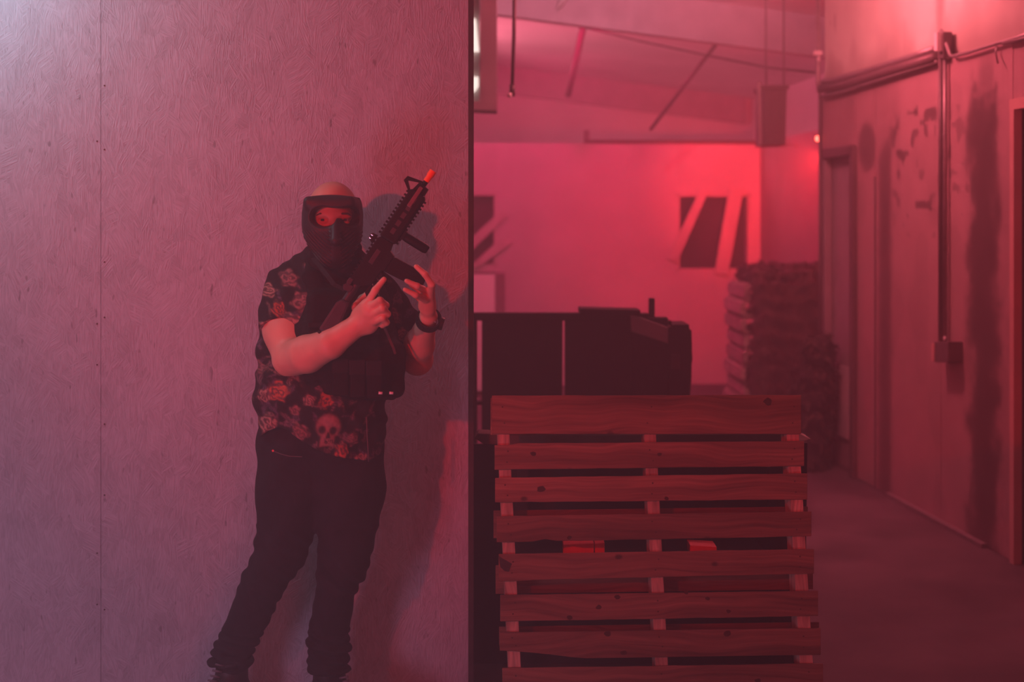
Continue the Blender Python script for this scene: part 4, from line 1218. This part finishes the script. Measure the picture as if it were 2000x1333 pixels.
s.ell(V(506, 1058, 4.47), (.018, .05, .020), .015)
for y, dx, r in ((1250, 2, .060), (1266, -6, .066), (1284, -6, .071), (1301, -2, .062)):
    s.ell(V(459 + dx, y, 4.55), (r, r, .017), .012, ry=-.2)
for y, r in ((1262, .072), (1285, .069), (1306, .073), (1325, .066)):
    s.ell(V(641, y, 4.56), (r, r, .018), .012, ry=.08)
def jfold(X, Y, Z):
    a = .0028 * np.sin(Z * 46 + X * 65 + 3 * np.sin(Z * 21 + X * 18)) * (Z < .62)
    b = .003 * np.sin(Z * 105 + X * 90) * np.exp(-((Z - .47) / .07) ** 2)
    c = .003 * np.sin(Z * 28 - X * 45) 
    d = .004 * np.sin(Z * 190 + X * 40) * (Z < .27)
    return a + b + c + d
s.disp(jfold)
jeans = sdf_obj(s, 'jeans', M['jeans'], body, 2)
del s
MB().tube([P(533, 881, 4.365), P(533, 881, 4.357)], .0035, 10).build('rivet', M['glint'], jeans)
MB().tube([P(535, 882, 4.362), P(550, 888, 4.345), P(566, 892, 4.338), P(590, 893, 4.335)], .0016, 6).build('pocket_seam', M['thread'], jeans)

# ---- vest
s = Sdf(lin(P(540, 0, 4.4).x, P(825, 0, 4.3).x, .004), lin(4.10, 4.70, .004), lin(.95, 1.54, .004), big=.03)
s.chain([(V(668, 742, 4.44), .178), (V(664, 670, 4.44), .172), (V(668, 610, 4.45), .150)], .04, (1, 1.15, 1))
s.clip(lambda X, Y, Z: (Z - V(0, 556, 4.3)[2]) + 0 * X + 0 * Y)
s.clip(lambda X, Y, Z: (np.interp(1000 + F * X / 4.30, [540, 575, 640, 700, 800], [(CH + (440 - q) * 4.3 / F) for q in (742, 750, 770, 782, 786)]) - Z) + 0 * Y)
Rz = Matrix.Rotation(-.25, 3, 'Z').transposed()
Rv = Matrix.Rotation(.28, 3, 'Z')
s.rbox(V(672, 655, 4.315), (.115, .03, .135), .025, .03, Rv)
s.rbox(V(745, 722, 4.355), (.062, .055, .085), .025, .025, Matrix.Rotation(.7, 3, 'Z'))
s.chain([(V(622, 590, 4.33), .022), (V(612, 540, 4.36), .020), (V(612, 506, 4.43), .018), (V(618, 500, 4.5), .018)], .012, (.75, 1.4, 1))
s.chain([(V(716, 590, 4.34), .022), (V(718, 545, 4.39), .020), (V(706, 515, 4.46), .018), (V(700, 508, 4.53), .018)], .012, (.75, 1.4, 1))
s.disp(lambda X, Y, Z: .0014 * np.sin(X * 160) * (np.sin(Z * 125) > .2) * (Z < 1.28) + .002 * np.sin(Z * 40 + X * 31))
vest = sdf_obj(s, 'tactical_vest', M['vest'], body, 2)
vest['label'] = 'black tactical vest'
del s
Rv3 = Rv
def vbox(name, c, h, m, parent, rad=.004, R=Rv3):
    ex, ey, ez = [R @ Vector(v) for v in ((h[0], 0, 0), (0, h[1], 0), (0, 0, h[2]))]
    return MB().box(c, ex, ey, ez).build(name, m, parent, bevel=rad)
for i, (x, y) in enumerate(((664, 737), (697, 740), (730, 742))):
    pk = vbox('pouch', P(x, y, 4.245 + i * .012), (.023, .017, .055), M['vest'], vest, .006)
    vbox('flap', P(x, y - 22, 4.228 + i * .012), (.024, .008, .022), M['webbing'], pk, .003)
for j, y in enumerate((634, 650, 666, 682)):
    vbox('webbing_strap', P(672, y, 4.279), (.108, .003, .0075), M['webbing'], vest, .001)
for x in (744, 765):
    a = P(x - 4, 767, 4.262); 
    MB().tube([a + Vector((0, -.012, 0)), a + Vector((.012, -.011, -.001))], .0042, 8).build('d_ring', M['whitecap'], vest, smooth=True)
MB().ribbon([P(744, 627, 4.272), P(755, 650, 4.262), P(768, 680, 4.262), P(772, 692, 4.27)], (.0035, .001, .001), (0, .003, 0)).build('loose_strap', M['strap'], vest)['label'] = 'paler loose strap'

# ---- neck gaiter and mask
s = Sdf(lin(P(570, 0, 4.4).x, P(745, 0, 4.4).x, .0028), lin(4.24, 4.62, .0028), lin(1.36, 1.66, .0028), big=.03)
s.chain([(V(652, 470, 4.41), .079), (V(655, 500, 4.42), .076), (V(655, 530, 4.44), .078), (V(655, 552, 4.45), .070)], .03, (1, 1, 1))
s.disp(lambda X, Y, Z: .0028 * np.sin(Z * 150 + X * 60 + 3 * np.sin(X * 30)) * (Z < 1.5) + .0015 * np.sin(X * 110 + Z * 60))
gt = sdf_obj(s, 'neck_gaiter', M['gaiter'], body, 2)
del s
s = Sdf(lin(P(575, 0, 4.4).x, P(722, 0, 4.3).x, .0024), lin(4.22, 4.56, .0024), lin(1.40, 1.67, .0024), big=.03)
s.rbox(V(650, 428, 4.405), (.0885, .110, .074), .060, .02)
s.ell(V(652, 462, 4.385), (.084, .096, .070), .03)
s.ell(V(654, 500, 4.36), (.052, .058, .045), .03)
s.cone(V(654, 436, 4.292), V(656, 470, 4.275), .007, .017, .015)
s.rbox(V(651, 396, 4.41), (.079, .110, .018), .016, .020)             # brow band
# eye opening, two lobes joined over the nose
for c, r in (((629, 424, 4.28), (.042, .09, .032)), ((684, 424, 4.28), (.042, .09, .032))):
    s.ell(V(*c), r, .006, mode='cut')
s.rbox(V(655, 416, 4.28), (.045, .09, .0155), .006, .006, mode='cut')
# hollow for the head
s.ell(V(650, 420, 4.44), (.0800, .112, .100), .004, mode='cut')
s.clip(lambda X, Y, Z: (Z - V(0, 383, 4.33)[2]) - .004 * np.cos((X + .55) * 30) + 0 * Y)
s.clip(lambda X, Y, Z: (Y - 4.47) + 0 * X + 0 * Z)
def ribs(X, Y, Z):
    xr = np.abs(X - V(655, 0, 4.29)[0])
    q = (Z - 1.52) - xr * .55 - 4.0 * xr * xr
    lowz = np.clip((V(0, 448, 4.3)[2] - Z) / .01, 0, 1)
    return .0020 * np.sin(q * 520) * lowz * (xr > .014)
s.disp(ribs)
mask = sdf_obj(s, 'face_mask', M['mask'], body, 1)
mask['label'] = 'black full-face mask with a clear visor'
del s
# clear visor: a curved sheet just outside the opening
me = bpy.data.meshes.new('visor'); bm = bmesh.new()
cv = P(650, 420, 4.405); nu, nv = 24, 8
g = []
for i in range(nu + 1):
    th = -1.15 + 2.3 * i / nu
    col_ = []
    for j in range(nv + 1):
        z = -.042 + .062 * j / nv
        col_.append(bm.verts.new((cv.x + math.sin(th) * .088, cv.y - math.cos(th) * .108, cv.z + z)))
    g.append(col_)
for i in range(nu):
    for j in range(nv):
        bm.faces.new((g[i][j], g[i + 1][j], g[i + 1][j + 1], g[i][j + 1]))
bm.to_mesh(me); bm.free()
vis = link('visor', me, M['glass'], mask, True)
# strap around the head
sp = []
for i in range(21):
    th = -.25 + (math.pi + .5) * i / 20
    c = P(650, 397, 4.43)
    sp.append(Vector((c.x + math.cos(th) * .0835, c.y + math.sin(th) * .106, c.z + .004)))
MB().ribbon(sp, (0, 0, .012), (0, 0.003, 0)).build('strap', M['webbing'], mask, smooth=False)
p = P(594, 421, 4.42)
MB().tube([p, p + Vector((-.003, -.001, 0))], .004, 8).build('bright_disc', M['glint'], mask)  # strap buckle

# ---- watch
wt = []
wc_ = P(837, 625, 4.295); ax = (P(837, 616, 4.275) - P(826, 652, 4.36)).normalized()
a_ = ax.cross(Vector((0, 1, 0))).normalized(); b_ = ax.cross(a_).normalized()
bmw = MB()
n = 28
ring = []
for k in range(n):
    t = k * 2 * math.pi / n
    rad = .0325
    d_ = a_ * math.cos(t) + b_ * math.sin(t)
    c = wc_ + d_ * rad
    ring.append([bmw.bm.verts.new(c - ax * .0135), bmw.bm.verts.new(c + ax * .0135), bmw.bm.verts.new(c + ax * .0135 + d_ * .0055), bmw.bm.verts.new(c - ax * .0135 + d_ * .0055)])
for k in range(n):
    for j in range(4):
        bmw.bm.faces.new((ring[k][j], ring[k][(j + 1) % 4], ring[(k + 1) % n][(j + 1) % 4], ring[(k + 1) % n][j]))
watch = bmw.build('wristwatch', M['mask'], body)
watch['label'] = 'black wristwatch'
dd = (Vector((1, -.35, 0)).normalized())
dd = (dd - ax * dd.dot(ax)).normalized()
cc = wc_ + dd * .036
MB().tube([cc, cc + dd * .011], [.021, .019], 20).build('watch_case', M['mask'], watch, smooth=False)
gl = wc_ + Vector((.020, -.038, -.004))
MB().tube([gl, gl + Vector((.002, -.003, 0))], .003, 8).build('bright_disc', M['glint'], watch)  # bright disc set on the watch to stand in for its glint

# ---- boots
def boot(ax_, ay, aY, toe, side, lacepts):
    s = Sdf(lin(P(370, 0, 4.5).x, P(730, 0, 4.4).x, .005), lin(4.26, 4.72, .005), lin(0.0, .36, .005), big=.03)
    A = V(ax_, ay, aY); B = A.copy(); B[2] = .07; T = np.array(toe)
    s.cone(A, B, .053, .050, .02)
    s.cone(B, np.array([A[0] - (T[0] - A[0]) * .25, A[1] - (T[1] - A[1]) * .2, .055]), .045, .043, .02)
    s.cone(B + np.array([0, 0, -.01]), T, .046, .040, .03, (1, 1, 1.0))
    s.cone(np.array([*B[:2], .11]), np.array([*((B[:2] + T[:2]) / 2), .085]), .036, .034, .02)
    s.clip(lambda X, Y, Z: .022 - Z + 0 * X + 0 * Y)
    o = sdf_obj(s, 'boot', M['boot'], body, 2)
    s2 = Sdf(s.x, s.y, lin(0.0, .06, .004), big=.03)
    heel = np.array([A[0] - (T[0] - A[0]) * .25, A[1] - (T[1] - A[1]) * .2, .02])
    s2.cone(heel, np.array([T[0], T[1], .02]), .047, .046, .01)
    s2.clip(lambda X, Y, Z: np.maximum(.003 - Z, Z - .024) + 0 * X + 0 * Y)
    sdf_obj(s2, 'sole', M['sole'], o, 0)
    for k, (x, y, Y_) in enumerate(lacepts):
        p = P(x, y, Y_)
        q = Vector((.014 * side, -.004, .004))
        MB().tube([p - q, p + Vector((0, -.006, .002)), p + q], .0034, 7).build('lace', M['lace'], o, smooth=True)
    return o
boot(453, 1266, 4.555, (P(392, 440, 4.47).x, 4.44, .048), -1, [(430, 1300, 4.503), (424, 1312, 4.498), (420, 1322, 4.492), (415, 1331, 4.485), (410, 1342, 4.475)])
boot(643, 1290, 4.57, (P(690, 440, 4.45).x, 4.42, .048), 1, [(672, 1324, 4.50), (674, 1332, 4.495), (678, 1340, 4.485), (682, 1348, 4.475)])

# ================================================================== RIFLE
RY = 4.185
du = Vector((.5585, -.8295)); dn = Vector((-.8295, -.5585))
def R2(u, v, Y=RY):
    return P(640 + du.x * u + dn.x * v, 640 + du.y * u + dn.y * v, Y)
gun = tag(empty('rifle', R2(90, 0)), 'black toy assault rifle with an orange muzzle tip, held upright by the masked man', 'rifle')
px_m = RY / F
def gpart(name, uv, th, m, parent=gun, yo=0.0, bevel=.002):
    return MB().poly_prism([R2(u, v, RY + yo - th / 2) for u, v in uv], (0, th, 0)).build(name, m, parent, bevel=bevel)
def gtube(name, u0, u1, v, r, m, parent=gun, r2=None, seg=16):
    return MB().tube([R2(u0, v), R2(u1, v)], [r * px_m, (r2 or r) * px_m], seg).build(name, m, parent, smooth=False)
gpart('receiver', [(104, -12), (116, -24), (150, -25), (152, -30), (188, -30), (192, -18), (206, -14), (206, 13), (200, 17), (104, 17), (98, 6)], .034, M['gun'])
gpart('ejection_cover', [(150, -4), (182, -4), (182, 6), (150, 6)], .037, M['stock'])
gtube('forward_assist', 112, 124, 3, 5, M['gunlite'])
for k in range(12):
    gpart('rail_tooth', [(108 + k * 8, 17), (112 + k * 8, 17), (112 + k * 8, 21), (108 + k * 8, 21)], .02, M['gun'], bevel=.0005)
hg = gpart('handguard', [(206, -17), (212, -19), (312, -18), (318, -14), (318, 14), (312, 18), (206, 17)], .046, M['gun'], bevel=.006)
for k in range(13):
    gpart('rail_tooth', [(210 + k * 8, 18), (214 + k * 8, 18), (214 + k * 8, 22), (210 + k * 8, 22)], .02, M['gun'], hg, bevel=.0005)
    gpart('rail_tooth', [(210 + k * 8, -19), (214 + k * 8, -19), (214 + k * 8, -23), (210 + k * 8, -23)], .02, M['gun'], hg, bevel=.0005)
for k in range(5):
    gpart('vent_slot', [(222 + k * 18, -5), (234 + k * 18, -5), (234 + k * 18, 4), (222 + k * 18, 4)], .0475, M['dark_edge'], hg, bevel=.0006)
gpart('side_plate', [(284, -3), (330, -3), (330, 5), (284, 5)], .050, M['gunlite'], hg, bevel=.001)
gtube('barrel', 316, 346, 0, 5, M['gun'])
gpart('gas_block', [(314, -13), (334, -12), (336, 10), (314, 14)], .03, M['gun'])
fs = gpart('front_sight', [(305, 12), (309, 12), (326, 30), (337, 4), (341, 4), (333, 36), (322, 38)], .008, M['gun'], bevel=.001)
gtube('muzzle_tip', 344, 358, 0, 6.2, M['orange'], r2=6.2)['label'] = 'orange muzzle tip'
gtube('muzzle_cap', 357, 369, 0, 7.4, M['orange'], r2=7.0)['label'] = 'orange cap'
# foregrip
MB().tube([R2(231, -18), R2(232, -32), R2(233, -50), R2(234, -72), R2(234, -78)], [7 * px_m, 9 * px_m, 9.5 * px_m, 9.5 * px_m, 7 * px_m], 16).build('foregrip', M['gun'], gun, smooth=True)
gpart('grip_mount', [(220, -18), (244, -18), (240, -26), (224, -26)], .03, M['gun'])
# magazine
mg = gpart('magazine', [(152, -28), (186, -28), (189, -60), (196, -99), (193, -105), (166, -109), (163, -103), (156, -62)], .024, M['gun'], bevel=.003)
for k in range(4):
    gpart('rib', [(160 + k * 8, -34), (163 + k * 8, -34), (170 + k * 8, -101), (167 + k * 8, -101)], .0265, M['gun'], mg, bevel=.0005)
# trigger guard, grip
MB().tube([R2(150, -27), R2(146, -38), R2(128, -40), R2(118, -34)], 1.8 * px_m, 8).build('trigger_guard', M['gun'], gun, smooth=True)
MB().tube([R2(134, -24), R2(132, -30), R2(135, -36)], 1.5 * px_m, 8).build('trigger', M['gunlite'], gun, smooth=True)
gpart('pistol_grip', [(120, -22), (98, -20), (78, -50), (66, -76), (84, -84), (98, -62), (110, -44)], .028, M['gun'], bevel=.006)
# stock
gtube('buffer_tube', 40, 106, 0, 8, M['stock'])
gpart('stock', [(-14, 13), (50, 14), (62, 8), (64, -8), (46, -13), (14, -18), (-14, -20)], .038, M['stock'], bevel=.007)
gpart('butt_pad', [(-20, 12), (-14, 12), (-14, -19), (-20, -19)], .040, M['sole'], bevel=.003)
# sights and handle
gpart('rear_sight', [(184, 20), (204, 20), (202, 31), (196, 33), (188, 28)], .022, M['gun'])
for u in (190, 197):
    gpart('sight_glint', [(u, 26), (u + 3, 26), (u + 3, 32), (u, 32)], .0235, M['glint'])  # bright slivers stand in for highlights on the rear sight
gpart('charging_handle', [(92, 10), (106, 10), (106, 19), (96, 20), (90, 16)], .046, M['stock'])
gpart('sling_mount', [(82, 2), (94, 2), (96, 16), (86, 22), (78, 16)], .030, M['stock'])
# sling up over the shoulder
MB().ribbon([R2(80, 12, RY + .02), P(652, 556, 4.215), P(640, 540, 4.235), P(626, 522, 4.285), P(612, 505, 4.36), P(604, 496, 4.44)], (.0055, 0, .004), (0, .003, 0)).build('sling', M['webbing'], gun)
